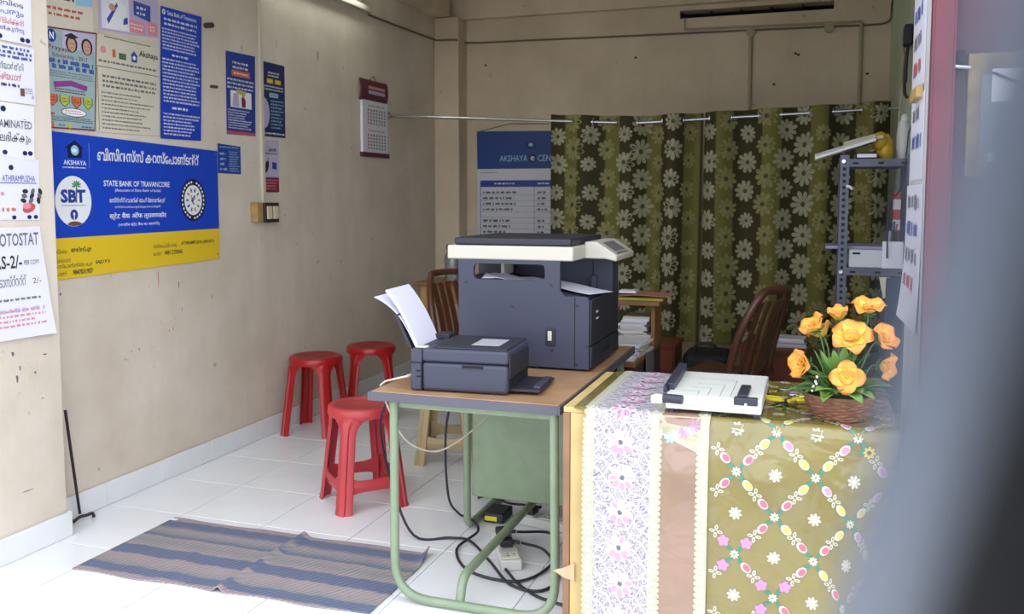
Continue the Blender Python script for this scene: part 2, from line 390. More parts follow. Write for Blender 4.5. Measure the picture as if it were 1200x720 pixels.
p.poly([(3.012, 1.287), (3.03, 1.296), (3.052, 1.299), (3.075, 1.296), (3.098, 1.288), (3.08, 1.281), (3.052, 1.277), (3.03, 1.28)], M_brn, .0004)
p.text('STATE BANK OF TRAVANCORE', 3.227, 1.452, M_w, w=.432, h=.026, bold=.012)
p.text('(Associate of State Bank of India)', 3.295, 1.424, M_w, w=.3, h=.018)
p.text('േസ്റ്ററ്റ് ബാങ്ക് ഓഫ് ട്രാവൻകൂർ', 3.259, 1.372, M_w, w=.366, h=.03, bold=.006)
p.text('(േസ്റ്ററ്റ് ബാങ്ക് ഓഫ് ഇന്ത്യയുടെ അേസാസിേയറ്റ്)', 3.29, 1.35, M_w, w=.30, h=.014)
p.text('स्टेट बैंक ऑफ त्रावणकोर', 3.255, 1.297, M_w, w=.375, h=.036, bold=.01)
p.text('(भारतीय स्टेट बैंक का सहयोगी)', 3.308, 1.265, M_w, w=.27, h=.02)
# round emblem
p.ell(3.833, 1.388, .098, .108, M_dnavy, .0002, 36); p.ell(3.833, 1.388, .068, .077, M_w, .0004, 32)
for k in range(26):
    if k in (6, 19): continue
    a = 2 * pi * k / 26; p.ell(3.833 + .083 * math.cos(a), 1.388 + .092 * math.sin(a), .006, .0075, M_w, .0004, 6, a)
for k in range(10):
    a = 2 * pi * k / 10; p.ell(3.833 + .045 * math.cos(a), 1.388 + .051 * math.sin(a), .012, .006, (M_orng, M_gleaf, M_navy, M_brn)[k % 4], .0006, 8, a)
p.text('₹', 3.816, 1.366, M_dnavy, w=.034, h=.045, bold=.02, lift=.0006)
# yellow strip
p.text('സ്ഥലം:', 2.942, 1.163, M_black, w=.067, h=.02); p.text('അതിരമ്പുഴ', 3.027, 1.16, M_black, w=.113, h=.028, bold=.03)
p.text('ബിസിനസ്സ്', 2.94, 1.124, M_black, w=.085, h=.018); p.text('കറസ്േപാണ്ടന്റിന്െറ േപര്:', 2.94, 1.1, M_black, w=.205, h=.02); p.text('SAJU P S', 3.163, 1.102, M_black, w=.085, h=.02, bold=.03)
p.text('േഫാൺ:', 2.938, 1.067, M_black, w=.065, h=.02); p.text('9847031957', 3.033, 1.067, M_black, w=.113, h=.022, bold=.03)
p.text('ബന്ധെപ്പട്ട ശാഖ:', 3.532, 1.155, M_black, w=.17, h=.022); p.text('ATHIRAMPUZHA (0001871)', 3.732, 1.158, M_black, w=.258, h=.022, bold=.02)
p.text('േഫാൺ:', 3.531, 1.119, M_black, w=.062, h=.02); p.text('0481 2730045', 3.609, 1.119, M_black, w=.13, h=.022, bold=.02)
for a, b_ in ((2.93, 1.66), (4.02, 1.63), (4.018, 1.1)): p.ell(a, b_, .005, .005, M_grey, .0006, 8)
p.build('print', o)['kind'] = 'stuff'

# ------------------------------------------------------------------ posters above the banner
o, f = sheet('wall_poster', 'tall blue notice in white print hanging above the bank banner', 'poster', LWf, (3.603, 1.688), (3.905, 1.694), (3.936, 2.331), (3.632, 2.327), M_blue, gap=.006)
p = Print(f); p.text('State Bank of Travancore', 3.675, 2.292, M_w, w=.215, h=.022, bold=.01); p.ell(3.65, 2.303, .012, .013, M_w); p.ell(3.65, 2.303, .005, .006, M_blue, .0003)
p.lines(3.65, 3.9, 2.235, 2.282, 2, M_w, ragged=.1); p.lines(3.635, 3.92, 2.12, 2.23, 7, M_w); p.lines(3.7, 3.82, 2.09, 2.112, 1, M_w, ragged=0)
p.lines(3.63, 3.91, 1.865, 2.085, 13, M_w, ragged=.15); p.lines(3.69, 3.81, 1.83, 1.855, 1, M_w, ragged=0); p.lines(3.625, 3.905, 1.705, 1.82, 7, M_w, ragged=.35)
p.build('print', o)['kind'] = 'stuff'
b = MB(); b.tube([(-3.048, 3.968, 2.293), (-3.0, 3.968, 2.293)], .014, mat('rusty_steel', (70, 58, 54), .7), 8); tag(b.build('wall_bolt'), 'rusty bolt stub beside the tall blue notice', 'bolt')
b = MB(); b.tube([(-3.048, 4.0, 1.985), (-3.01, 4.005, 1.98)], .008, MATS['rusty_steel'], 8); tag(b.build('wall_bolt'), 'small dark bolt stub between the tall notice and framed blue poster', 'bolt')

o, f = sheet('wall_poster', 'white notice headed with a small house logo between two posters', 'poster', LWf, (3.195, 1.692), (3.598, 1.70), (3.618, 2.142), (3.217, 2.124), M_cream, gap=.004)
p = Print(f); p.text('Akshaya', 3.475, 2.055, M_black, w=.125, h=.035, bold=.01); p.poly([(3.425, 2.03), (3.46, 2.03), (3.46, 2.058), (3.468, 2.058), (3.442, 2.082), (3.417, 2.058), (3.425, 2.058)], M_ink_b); p.ell(3.442, 2.05, .009, .01, M_w, .0002)
p.ell(3.25, 2.06, .018, .016, M_pink); p.rect(3.305, 2.035, 3.325, 2.07, M_orng); p.rect(3.345, 2.032, 3.39, 2.06, M_ink_g); p.lines(3.22, 3.6, 2.0, 2.02, 1, M_grey, ragged=.05)
p.lines(3.26, 3.58, 2.115, 2.125, 1, M_black, ragged=.1); p.rect(3.215, 1.983, 3.605, 1.986, M_grey); p.rect(3.21, 1.7, 3.213, 1.985, M_grey); p.lines(3.24, 3.59, 1.89, 1.955, 3, M_grey, ragged=.15); p.lines(3.23, 3.58, 1.705, 1.88, 10, M_grey, ragged=.4, fill=.4); p.build('print', o)['kind'] = 'stuff'

o, f = sheet('wall_poster', 'mint scholarship poster with red border and coloured shields above the banner', 'poster', LWf, (2.916, 1.69), (3.186, 1.695), (3.216, 2.126), (2.929, 2.108), M_pgreen, gap=.005)
p = Print(f)
for q in (((2.929, 2.108), (3.216, 2.126), (3.214, 2.120), (2.931, 2.102)), ((2.916, 1.69), (3.186, 1.695), (3.186, 1.701), (2.918, 1.696)), ((2.916, 1.69), (2.921, 1.69), (2.934, 2.108), (2.929, 2.108)), ((3.181, 1.695), (3.186, 1.695), (3.216, 2.126), (3.211, 2.126))): p.poly(list(q), M_maroonp)
p.poly([(3.02, 2.03), (3.2, 2.04), (3.206, 2.116), (3.025, 2.106)], M_lav)
for a, c in ((3.07, M_skin), (3.155, M_skin)):
    p.ell(a, 2.055, .032, .036, M_black, .0002); p.ell(a, 2.052, .022, .03, c, .0003); p.ell(a - .008, 2.056, .003, .002, M_black, .0005, 6); p.ell(a + .008, 2.056, .003, .002, M_black, .0005, 6); p.ell(a, 2.04, .007, .002, M_ink_r, .0005, 6)
p.poly([(3.03, 2.085), (3.07, 2.075), (3.11, 2.088), (3.07, 2.102)], M_black, .0006)
p.ell(2.965, 2.075, .024, .027, M_blue2); p.text('N', 2.954, 2.06, M_w, w=.022, h=.03, bold=.03, lift=.0005)
p.text('Prayaan', 2.945, 2.012, M_maroonp, w=.12, h=.026, lift=.0007); p.text('Scholarship - 2017', 2.965, 1.985, M_maroonp, w=.19, h=.022, lift=.0007)
p.lines(2.935, 3.195, 1.94, 1.985, 2, M_ink_b, fill=.9, ragged=.02); p.lines(2.935, 3.19, 1.905, 1.935, 3, M_grey, ragged=.05)
p.poly([(2.965, 1.885), (2.97, 1.862), (3.06, 1.876), (3.145, 1.862), (3.15, 1.885), (3.06, 1.9)], M_purp); p.lines(2.97, 3.15, 1.842, 1.864, 2, M_black, ragged=.1)
for k, c in enumerate((M_orng, M_lime, M_orng, M_lime)):
    a = 2.957 + k * .064
    for s_, mm, l in ((1, M_black, .0001), (.85, c, .0002)): p.poly([(a - .027 * s_, 1.834), (a + .027 * s_, 1.834), (a + .027 * s_, 1.805), (a, 1.805 - .022 * s_), (a - .027 * s_, 1.805)], mm, l)
    p.lines(a - .016, a + .018, 1.803, 1.826, 2, M_maroonp, ragged=0)
p.ell(3.07, 1.765, .07, .019, M_navy); p.ell(3.07, 1.765, .066, .016, M_w, .0002); p.lines(3.02, 3.12, 1.755, 1.775, 2, M_ink_r, ragged=.1); p.rect(2.925, 1.747, 2.965, 1.757, M_ink_r)
p.lines(2.95, 3.18, 1.722, 1.745, 3, M_black, ragged=.05)
for a, c in ((2.95, M_orng), (3.045, M_lime)): p.ell(a, 1.708, .012, .012, c)
p.lines(3.11, 3.17, 1.7, 1.715, 1, M_ink_b, ragged=0); p.lines(2.985, 3.02, 1.7, 1.715, 1, M_ink_b, ragged=0); p.build('print', o)['kind'] = 'stuff'

o, f = sheet('wall_poster', 'faded cream notice with rust coloured print at the top left', 'poster', LWf, (2.885, 2.10), (3.2, 2.122), (3.205, 2.42), (2.89, 2.40), M_cream, gap=.002)
p = Print(f); p.lines(2.9, 3.15, 2.15, 2.20, 2, M_ink_r, ragged=.1, tilt=.04); p.lines(2.92, 3.1, 2.22, 2.25, 1, M_black, ragged=.1, tilt=.04); p.poly([(3.1, 2.225), (3.198, 2.235), (3.2, 2.3), (3.13, 2.29)], M_lblue); p.build('print', o)['kind'] = 'stuff'
o, f = sheet('wall_poster', 'pale lavender poster with a figure in white at the top edge', 'poster', LWf, (3.232, 2.146), (3.612, 2.168), (3.62, 2.46), (3.245, 2.45), M_lav, gap=.002)
p = Print(f)
p.poly([(3.25, 2.155), (3.42, 2.165), (3.42, 2.4), (3.25, 2.39)], M_paperw); p.ell(3.34, 2.34, .03, .04, M_skin, .0003); p.poly([(3.27, 2.16), (3.40, 2.17), (3.40, 2.27), (3.35, 2.3), (3.3, 2.28)], M_w, .0003); p.poly([(3.29, 2.18), (3.35, 2.27), (3.345, 2.285), (3.28, 2.2)], M_ink_b, .0005); p.poly([(3.38, 2.19), (3.41, 2.2), (3.41, 2.23), (3.385, 2.22)], M_ink_b, .0005); p.ell(3.315, 2.258, .02, .016, M_skin, .0006)
p.poly([(3.45, 2.25), (3.56, 2.235), (3.562, 2.31), (3.45, 2.315)], M_ink_b); p.lines(3.47, 3.54, 2.25, 2.3, 2, M_w, ragged=.1); p.rect(3.42, 2.17, 3.52, 2.225, M_pink); p.rect(3.54, 2.175, 3.605, 2.235, M_pink); p.lines(3.43, 3.51, 2.18, 2.215, 2, M_w, ragged=.1); p.lines(3.555, 3.595, 2.19, 2.22, 2, M_w); p.build('print', o)['kind'] = 'stuff'
o, f = sheet('wall_poster', 'narrow strip of light blue paper beside the scholarship poster', 'poster', LWf, (2.885, 2.02), (2.93, 2.022), (2.932, 2.09), (2.885, 2.086), M_lblue, gap=.0015)

# ------------------------------------------------------------------ posters beside the conduit
o, f = sheet('wall_poster', 'royal blue poster with an inset photo left of the conduit', 'poster', LWf, (4.127, 1.745), (4.388, 1.748), (4.4, 2.198), (4.135, 2.191), M_blue2)
p = Print(f); p.lines(4.19, 4.34, 2.1, 2.15, 2, M_w, ragged=.1); p.rect(4.18, 2.065, 4.345, 2.098, M_orng); p.lines(4.2, 4.33, 2.072, 2.09, 1, M_w, ragged=0); p.lines(4.14, 4.38, 1.99, 2.055, 3, M_w, ragged=.05)
p.rect(4.165, 1.895, 4.355, 1.985, M_w); p.poly([(4.18, 1.9), (4.24, 1.9), (4.235, 1.975), (4.19, 1.97)], M_lav, .0002); p.poly([(4.265, 1.9), (4.3, 1.9), (4.3, 1.94), (4.28, 1.965), (4.262, 1.95)], M_maroonp, .0002); p.ell(4.28, 1.965, .012, .013, M_skin, .0003); p.poly([(4.22, 1.97), (4.3, 1.968), (4.3, 1.99), (4.22, 1.992)], M_lime, .0004)
p.lines(4.14, 4.37, 1.775, 1.885, 8, M_w, ragged=.35); p.rect(4.13, 1.748, 4.387, 1.764, M_ink_r); p.build('print', o)['kind'] = 'stuff'
o, f = sheet('wall_poster', 'dark navy poster with two yellow boxes right of the conduit', 'poster', LWf, (4.462, 1.755), (4.69, 1.757), (4.695, 2.184), (4.462, 2.184), M_navy)
p = Print(f); p.lines(4.52, 4.64, 2.1, 2.135, 2, M_w, ragged=.1); p.rect(4.51, 2.065, 4.57, 2.09, M_yel); p.rect(4.59, 2.065, 4.65, 2.09, M_yel); p.lines(4.475, 4.685, 2.02, 2.055, 2, M_w, ragged=.05); p.rect(4.53, 1.985, 4.62, 2.01, M_lblue); p.lines(4.54, 4.61, 1.99, 2.005, 1, M_navy, ragged=0)
p.poly([(4.464, 1.80)] + [(4.47 + .06 * math.sin(pi * k / 12), 1.89 - .09 * math.cos(pi * k / 12)) for k in range(13)] + [(4.464, 1.98)], M_lav); p.lines(4.545, 4.68, 1.8, 1.975, 9, M_lblue, ragged=.35); p.lines(4.47, 4.685, 1.765, 1.785, 1, M_w, ragged=.05); p.build('print', o)['kind'] = 'stuff'
o, f = sheet('wall_poster', 'small white and maroon handbill below the dark navy poster', 'poster', LWf, (4.445, 1.43), (4.612, 1.432), (4.618, 1.737), (4.447, 1.735), M_lav)
p = Print(f); p.rect(4.446, 1.432, 4.612, 1.52, M_maroonp); p.lines(4.455, 4.605, 1.445, 1.51, 4, M_pink, ragged=.2); p.text('SAVE', 4.51, 1.67, M_maroonp, w=.075, h=.02, bold=.02); p.lines(4.48, 4.6, 1.65, 1.665, 1, M_maroonp, ragged=0); p.ell(4.49, 1.58, .018, .04, M_black, 0, 12, -.4); p.ell(4.505, 1.625, .01, .012, M_skin); p.poly([(4.545, 1.57), (4.59, 1.565), (4.59, 1.605), (4.545, 1.61)], M_blue2); p.build('print', o)['kind'] = 'stuff'
o, f = sheet('wall_poster', 'small deep blue notice touching the right end of the banner', 'poster', LWf, (4.045, 1.532), (4.244, 1.53), (4.244, 1.682), (4.045, 1.69), M_blue2)
p = Print(f); p.lines(4.06, 4.23, 1.665, 1.68, 1, M_lblue, ragged=.05); p.lines(4.14, 4.23, 1.54, 1.655, 9, M_lblue, ragged=.2); p.lines(4.06, 4.12, 1.54, 1.65, 4, M_lblue, ragged=.2); p.build('print', o)['kind'] = 'stuff'

# conduit and switch box on the left wall
b = MB(); b.box(-3.049, -3.032, 4.428, 4.458, 1.372, 2.69, mat('cream_pvc', (206, 196, 176), .5)); tag(b.build('wall_conduit', bevel=.003), 'cream plastic wiring strip running down to the switch box', 'conduit')
sw = thing('switch_box', (-3.03, 4.42, 1.255), 'dark switch box with two rocker switches on a chipped wooden block', 'switch')
b = MB(); b.box(-3.049, -3.0, 4.325, 4.52, 1.262, 1.372, mat('chipped_wood', (176, 140, 84), .8, var=.3, vscale=20)); b.build('mounting_block', sw, bevel=.004)
b = MB(); b.box(-3.0, -2.985, 4.375, 4.515, 1.258, 1.372, mat('dark_bakelite', (46, 34, 34), .4)); pl = b.build('plate', sw, bevel=.003)
for a in (4.39, 4.452): b = MB(); b.box(-2.985, -2.977, a, a + .048, 1.278, 1.352, mat('switch_ivory', (214, 200, 170), .4)); b.build('rocker', pl, bevel=.003)

# calendar
ca = thing('wall_calendar', (-3.04, 5.81, 1.69), 'hanging white calendar with maroon header and footer', 'calendar')
def CAf(a, b, h): return (-3.046 + h, a, b)
mx = MB(); mx.grid(lambda u, v: CAf(5.6 + .40 * u, 2.08 + .15 * v, .016 + .012 * math.sin(v * pi)), 4, 6, mat('calendar_maroon', (92, 34, 50), .5), thick=.012); b = mx.build('header', ca)
p = Print(lambda a, b, h: CAf(a, b, .031 + h), .0); p.rect(5.69, 2.13, 5.94, 2.155, M_lav); p.rect(5.69, 2.165, 5.94, 2.185, M_pink); p.build('header_print', b)
mx = MB(); mx.box(-3.045, -3.026, 5.62, 6.0, 1.72, 2.085, M_paper); pg = mx.build('pages', ca)
p = Print(lambda a, b, h: CAf(a, b, .021 + h), 0)
for z0 in (1.735, 1.91):
    p.lines(5.7, 5.96, z0 + .13, z0 + .15, 1, M_ink_r, ragged=.05)
    for r in range(5):
        for c in range(7): p.rect(5.69 + c * .042, z0 + .01 + r * .023, 5.69 + c * .042 + .02, z0 + .01 + r * .023 + .013, M_grey if c else M_ink_r)
p.build('print', pg)['kind'] = 'stuff'
mx = MB(); mx.box(-3.047, -3.022, 5.61, 6.02, 1.69, 1.722, MATS['calendar_maroon']); mx.build('footer', ca, bevel=.003)
mx = MB(); mx.tube([(-3.046, 5.75, 2.225), (-3.04, 5.81, 2.265), (-3.046, 5.87, 2.225)], .003, M_grey, 6); mx.build('hanging_wire', ca)

# ------------------------------------------------------------------ sheets on the near pier at the left
def pcurl(u, v): return .018 * max(0, u - .6) ** 2 * 4 * (1 - v) + .01 * (1 - v) ** 3
o, f = sheet('paper_notice', 'handwritten price sheet headed photostat, lowest on the left pier', 'notice', LPf, (2.32, .86), (2.789, .857), (2.748, 1.289), (2.32, 1.285), M_paperw, curl=pcurl, nu=8, nv=8, gap=.002)
p = Print(f, .0012); p.text('PHOTOSTAT', 2.512, 1.215, M_grey, w=.225, h=.05, bold=.012); p.text('RS-2/-', 2.535, 1.13, M_black, w=.12, h=.05, bold=.015); p.text('PER COPY', 2.665, 1.14, M_grey, w=.07, h=.018, bold=.01)
p.text('േഫാേട്ടാസ്റ്ററ്റ്', 2.47, 1.06, M_grey, w=.2, h=.045); p.text('2/-', 2.7, 1.065, M_grey, w=.04, h=.022); p.lines(2.4, 2.74, 1.0, 1.02, 1, M_grey, ragged=.05)
p.lines(2.4, 2.755, .95, .985, 1, M_lav, ragged=.02); p.lines(2.4, 2.755, .9, .975, 4, M_pink, ragged=.3); p.build('print', o)['kind'] = 'stuff'
o, f = sheet('paper_notice', 'sheet with blue place name, stones and red stain above the photostat sheet', 'notice', LPf, (2.4, 1.322), (2.749, 1.312), (2.756, 1.548), (2.4, 1.575), M_paperw, gap=.002)
p = Print(f); p.text('ATHIRAMPUZHA', 2.583, 1.462, M_ink_b, w=.15, h=.024); p.rect(2.54, 1.455, 2.74, 1.458, M_ink_b); p.ell(2.625, 1.515, .011, .01, M_navy)
for k in range(9): p.ell(2.685 + .05 * (k % 3) * .7 - .005 * (k // 3), 1.425 - .018 * (k // 3), .014, .009, (M_black, M_grey)[k % 2], .0001 * k, 8, k)
p.ell(2.70, 1.36, .032, .018, M_ink_r, 0, 10, .3); p.ell(2.69, 1.368, .02, .012, M_pink, .0003, 9); p.lines(2.42, 2.65, 1.4, 1.43, 1, M_pink); p.lines(2.42, 2.65, 1.34, 1.37, 1, M_orng)
for a in (2.63, 2.70, 2.73): p.ell(a, 1.325, .01, .008, M_navy)
p.build('print', o)['kind'] = 'stuff'
o, f = sheet('paper_notice', 'white sheet reading laminated in grey capitals on the left pier', 'notice', LPf, (2.4, 1.572), (2.734, 1.545), (2.742, 1.755), (2.4, 1.765), M_paper, gap=.0035)
p = Print(f); p.text('LAMINATED', 2.567, 1.665, M_grey, w=.16, h=.03, bold=.01); p.text('ലഭിക്കും', 2.58, 1.605, M_black, w=.14, h=.045); p.ell(2.6, 1.735, .012, .011, M_navy); p.rect(2.69, 1.70, 2.70, 1.702, M_black)
for a in (2.6, 2.69, 2.715): p.ell(a, 1.572, .011, .009, M_navy)
p.build('print', o)['kind'] = 'stuff'
o, f = sheet('paper_notice', 'white sheet with green and red handwriting and a small photo', 'notice', LPf, (2.4, 1.765), (2.751, 1.762), (2.754, 1.98), (2.4, 1.98), M_paperw, gap=.002)
p = Print(f); p.lines(2.42, 2.745, 1.925, 1.975, 3, M_ink_b, fill=.7, ragged=.02); p.text('വിദ്യാർത്ഥി', 2.57, 1.885, M_ink_g, w=.13, h=.03); p.text('ഭക്ഷ്യധാൻ', 2.56, 1.845, M_ink_r, w=.13, h=.03); p.lines(2.42, 2.7, 1.815, 1.838, 1, M_navy, ragged=.05); p.rect(2.682, 1.79, 2.702, 1.82, M_brn); p.lines(2.705, 2.745, 1.80, 1.825, 3, M_grey); p.rect(2.733, 1.783, 2.745, 1.797, M_lav); p.build('print', o)['kind'] = 'stuff'
o, f = sheet('paper_notice', 'white sheet with blue and red handwriting topmost on the left pier', 'notice', LPf, (2.4, 1.992), (2.744, 1.99), (2.751, 2.26), (2.4, 2.26), M_paperw, gap=.0035)
p = Print(f)
for z, m, t in ((2.12, M_black, 'ഇവിെട'), (2.085, M_ink_b, 'േപരും'), (2.055, M_ink_r, 'സർട്ടിഫിക്കറ്റ്'), (2.025, M_ink_b, 'നൽകുന്നു')): p.text(t, 2.58, z, m, w=.13, h=.024)
for a in (2.6, 2.70, 2.725): p.ell(a, 2.005, .011, .009, M_navy)
p.build('print', o)['kind'] = 'stuff'

# iron hook leaning in the corner behind the pier
b = MB(); b.tube(smoothpath([(-2.94, 2.86, .52), (-2.975, 2.925, .25), (-3.0, 2.975, .035)]), [.006] * 13, mat('black_iron', (44, 36, 44), .5, metal=.3), 8)
hk = tag(b.build('iron_rod'), 'thin dark iron rod with hooked foot leaning behind the pier', 'rod')
b = MB(); b.tube(smoothpath([(-3.005, 2.93, .03), (-3.01, 2.945, .008), (-3.0, 2.975, .02), (-2.985, 3.0, .022), (-2.975, 3.02, .024), (-2.965, 3.018, .008)]), .007, MATS['black_iron'], 8); b.build('hook_foot', hk)

# ------------------------------------------------------------------ back wall: conduits, cables, boxes, rate chart
M_pvc = mat('aged_pvc', (170, 156, 126), .6); M_cab = mat('grey_cable', (110, 98, 82), .6)
b = MB(); b.tube(smoothpath([(-3.04, 5.75, 2.685), (-3.04, 6.3, 2.69), (-3.04, 6.86, 2.70), (-3.0, 6.885, 2.69), (-2.85, 6.885, 2.685), (-2.8, 7.06, 2.685), (-2.3, 7.068, 2.68), (-1.5, 7.068, 2.668), (-.8, 7.068, 2.66), (0, 7.068, 2.65), (.28, 7.068, 2.645), (.43, 7.05, 2.66), (.44, 6.9, 2.75), (.44, 6.6, 2.95)], 5), .0075, M_cab, 6); tag(b.build('wall_cable'), 'grey cable running along the left and back walls', 'cable')
cb = thing('wall_conduit', (-.4, 7.06, 2.0), 'thin back wall conduit with two round boxes and two downpipes', 'conduit')
b = MB(); b.tube([(-1.02, 7.065, 2.69), (.25, 7.065, 2.672)], .009, M_pvc, 8); b.build('conduit_run', cb)
b = MB(); b.tube([(-1.02, 7.065, 2.69), (-1.02, 7.065, 2.78)], .007, M_pvc, 8); b.build('conduit_riser', cb)
for x in (-.525, .25): b = MB(); b.tube([(x, 7.063, 2.66), (x, 7.063, .5)], .013, M_pvc, 8); b.build('downpipe', cb)
for x, z in ((-.525, 2.64), (.03, 2.64)): b = MB(); b.tube([(x, 7.078, z), (x, 7.045, z)], .034, M_pvc, 14); b.build('junction_box', cb)
for (x, z) in ((-.18, 2.46), (-.2, 2.47), (-1.4, 2.5), (-.35, 2.25), (-2.66, 2.5), (.3, 2.3)):
    p = Print(BWf, .0004); p.ell(x, z, .012, .009, M_black, 0, 7); p.build('paint_mark', wb)

o, f = sheet('rate_banner', 'hanging blue and white rate chart banner beside the curtain', 'banner', BWf, (-2.725, .75), (-1.9, .75), (-1.92, 1.94), (-2.735, 1.955), mat('flex_white', (206, 204, 212), .5), gap=.012, t=.003)
p = Print(f); p.poly([(-2.735, 1.955), (-2.73, 1.64), (-1.915, 1.64), (-1.92, 1.94)], mat('flex_blue', (26, 60, 128), .5)); p.text('AKSHAYA', -2.53, 1.70, M_lblue, w=.24, h=.05); p.ell(-2.245, 1.725, .032, .034, M_dnavy); p.text('e', -2.262, 1.706, M_w, w=.034, h=.035, lift=.0005); p.text('CENTRE', -2.2, 1.70, M_lblue, w=.22, h=.05)
p.ell(-2.26, 1.83, .05, .03, M_navy); p.ell(-2.26, 1.835, .02, .014, M_lblue, .0003)
p.lines(-2.7, -2.55, 1.6, 1.62, 1, M_grey, ragged=0); p.rect(-2.7, 1.49, -1.95, 1.545, M_blue2); p.lines(-2.58, -2.4, 1.505, 1.53, 1, M_w, ragged=0); p.lines(-2.2, -2.1, 1.505, 1.53, 1, M_w, ragged=0)
for r in range(8):
    z = 1.44 - r * .047; p.rect(-2.7, z - .017, -1.95, z - .015, M_ink_b)
    if r == 4: continue
    p.lines(-2.68, -2.3 - .12 * random.random(), z - .01, z + .018, 1, M_black, fill=.7); p.lines(-2.2, -2.1, z - .01, z + .018, 1, M_black, fill=.7, ragged=.4)
p.rect(-2.7, 1.04, -1.95, 1.08, M_blue2); p.lines(-2.68, -2.35, 1.05, 1.07, 1, M_w)
for r in range(5):
    z = 1.01 - r * .045; p.rect(-2.7, z - .017, -1.95, z - .015, M_ink_b); p.lines(-2.68, -2.4, z - .01, z + .018, 1, M_black, fill=.7)
p.rect(-2.705, .76, -2.7, 1.54, M_ink_b); p.rect(-2.23, .76, -2.227, 1.49, M_ink_b); p.build('print', o)['kind'] = 'stuff'
b = MB(); b.tube([(-2.7, 7.06, 1.955), (-2.44, 7.06, 2.01), (-2.1, 7.06, 2.0)], .003, M_black, 6); b.build('hanging_string', o)

# ------------------------------------------------------------------ curtain rod and eyelet curtains
M_steel = mat('brushed_steel', (196, 196, 202), .25, metal=1)
YR = 6.05
def rodz(x): return 2.005 - .055 * (x + 3.05) + (0 if x < -1.2 else .085 * (x + 1.2))
rod = thing('curtain_rod', (-1.3, YR, 1.9), 'thin steel curtain rod running from wall to wall', 'rod')
b = MB(); b.tube([(x, YR, rodz(x)) for x in (-3.045, -2.5, -1.85, -1.2, -.6, 0, .449)], .011, M_steel, 10); b.build('rod', rod)
for x in (-3.043, .443): b = MB(); b.tube([(x - .006, YR, rodz(x)), (x + .006, YR, rodz(x))], .028, M_steel, 14); b.build('bracket', rod)
M_cur = None
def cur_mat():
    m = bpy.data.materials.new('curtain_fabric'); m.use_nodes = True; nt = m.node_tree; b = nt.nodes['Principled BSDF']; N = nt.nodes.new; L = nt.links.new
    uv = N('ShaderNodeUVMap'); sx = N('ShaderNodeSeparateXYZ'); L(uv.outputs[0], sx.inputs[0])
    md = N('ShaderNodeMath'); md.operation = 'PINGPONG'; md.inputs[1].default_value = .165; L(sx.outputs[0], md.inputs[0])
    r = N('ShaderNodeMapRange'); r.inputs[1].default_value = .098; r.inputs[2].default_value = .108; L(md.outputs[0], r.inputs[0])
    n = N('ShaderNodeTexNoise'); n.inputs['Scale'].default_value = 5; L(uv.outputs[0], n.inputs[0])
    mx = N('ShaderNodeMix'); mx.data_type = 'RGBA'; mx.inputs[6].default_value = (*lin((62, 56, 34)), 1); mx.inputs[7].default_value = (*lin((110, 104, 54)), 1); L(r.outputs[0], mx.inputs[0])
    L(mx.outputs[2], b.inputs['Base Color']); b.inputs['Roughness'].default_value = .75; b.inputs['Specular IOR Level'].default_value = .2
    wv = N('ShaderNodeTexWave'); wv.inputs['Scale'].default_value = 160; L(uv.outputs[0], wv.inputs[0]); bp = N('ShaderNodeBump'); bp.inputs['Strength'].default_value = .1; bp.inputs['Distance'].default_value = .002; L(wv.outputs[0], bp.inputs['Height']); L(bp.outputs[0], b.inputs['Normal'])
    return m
M_cur = cur_mat()
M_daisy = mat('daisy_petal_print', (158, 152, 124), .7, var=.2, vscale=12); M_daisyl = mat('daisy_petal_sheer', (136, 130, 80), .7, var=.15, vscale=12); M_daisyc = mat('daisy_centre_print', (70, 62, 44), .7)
WAVE = .31
def cur_pt(x, z, zt, zb):
    t = (zt - z) / (zt - zb)
    ph = 2 * pi * (x + 1.79) / WAVE
    amp = .045 + .012 * math.sin(x * 5.1)
    yy = YR + .004 + amp * math.sin(ph + .5 * t * math.sin(x * 7)) + .018 * t * math.sin(x * 11 + 2) - .03 * t
    return Vector((x + .012 * t * math.sin(x * 9), yy, z))
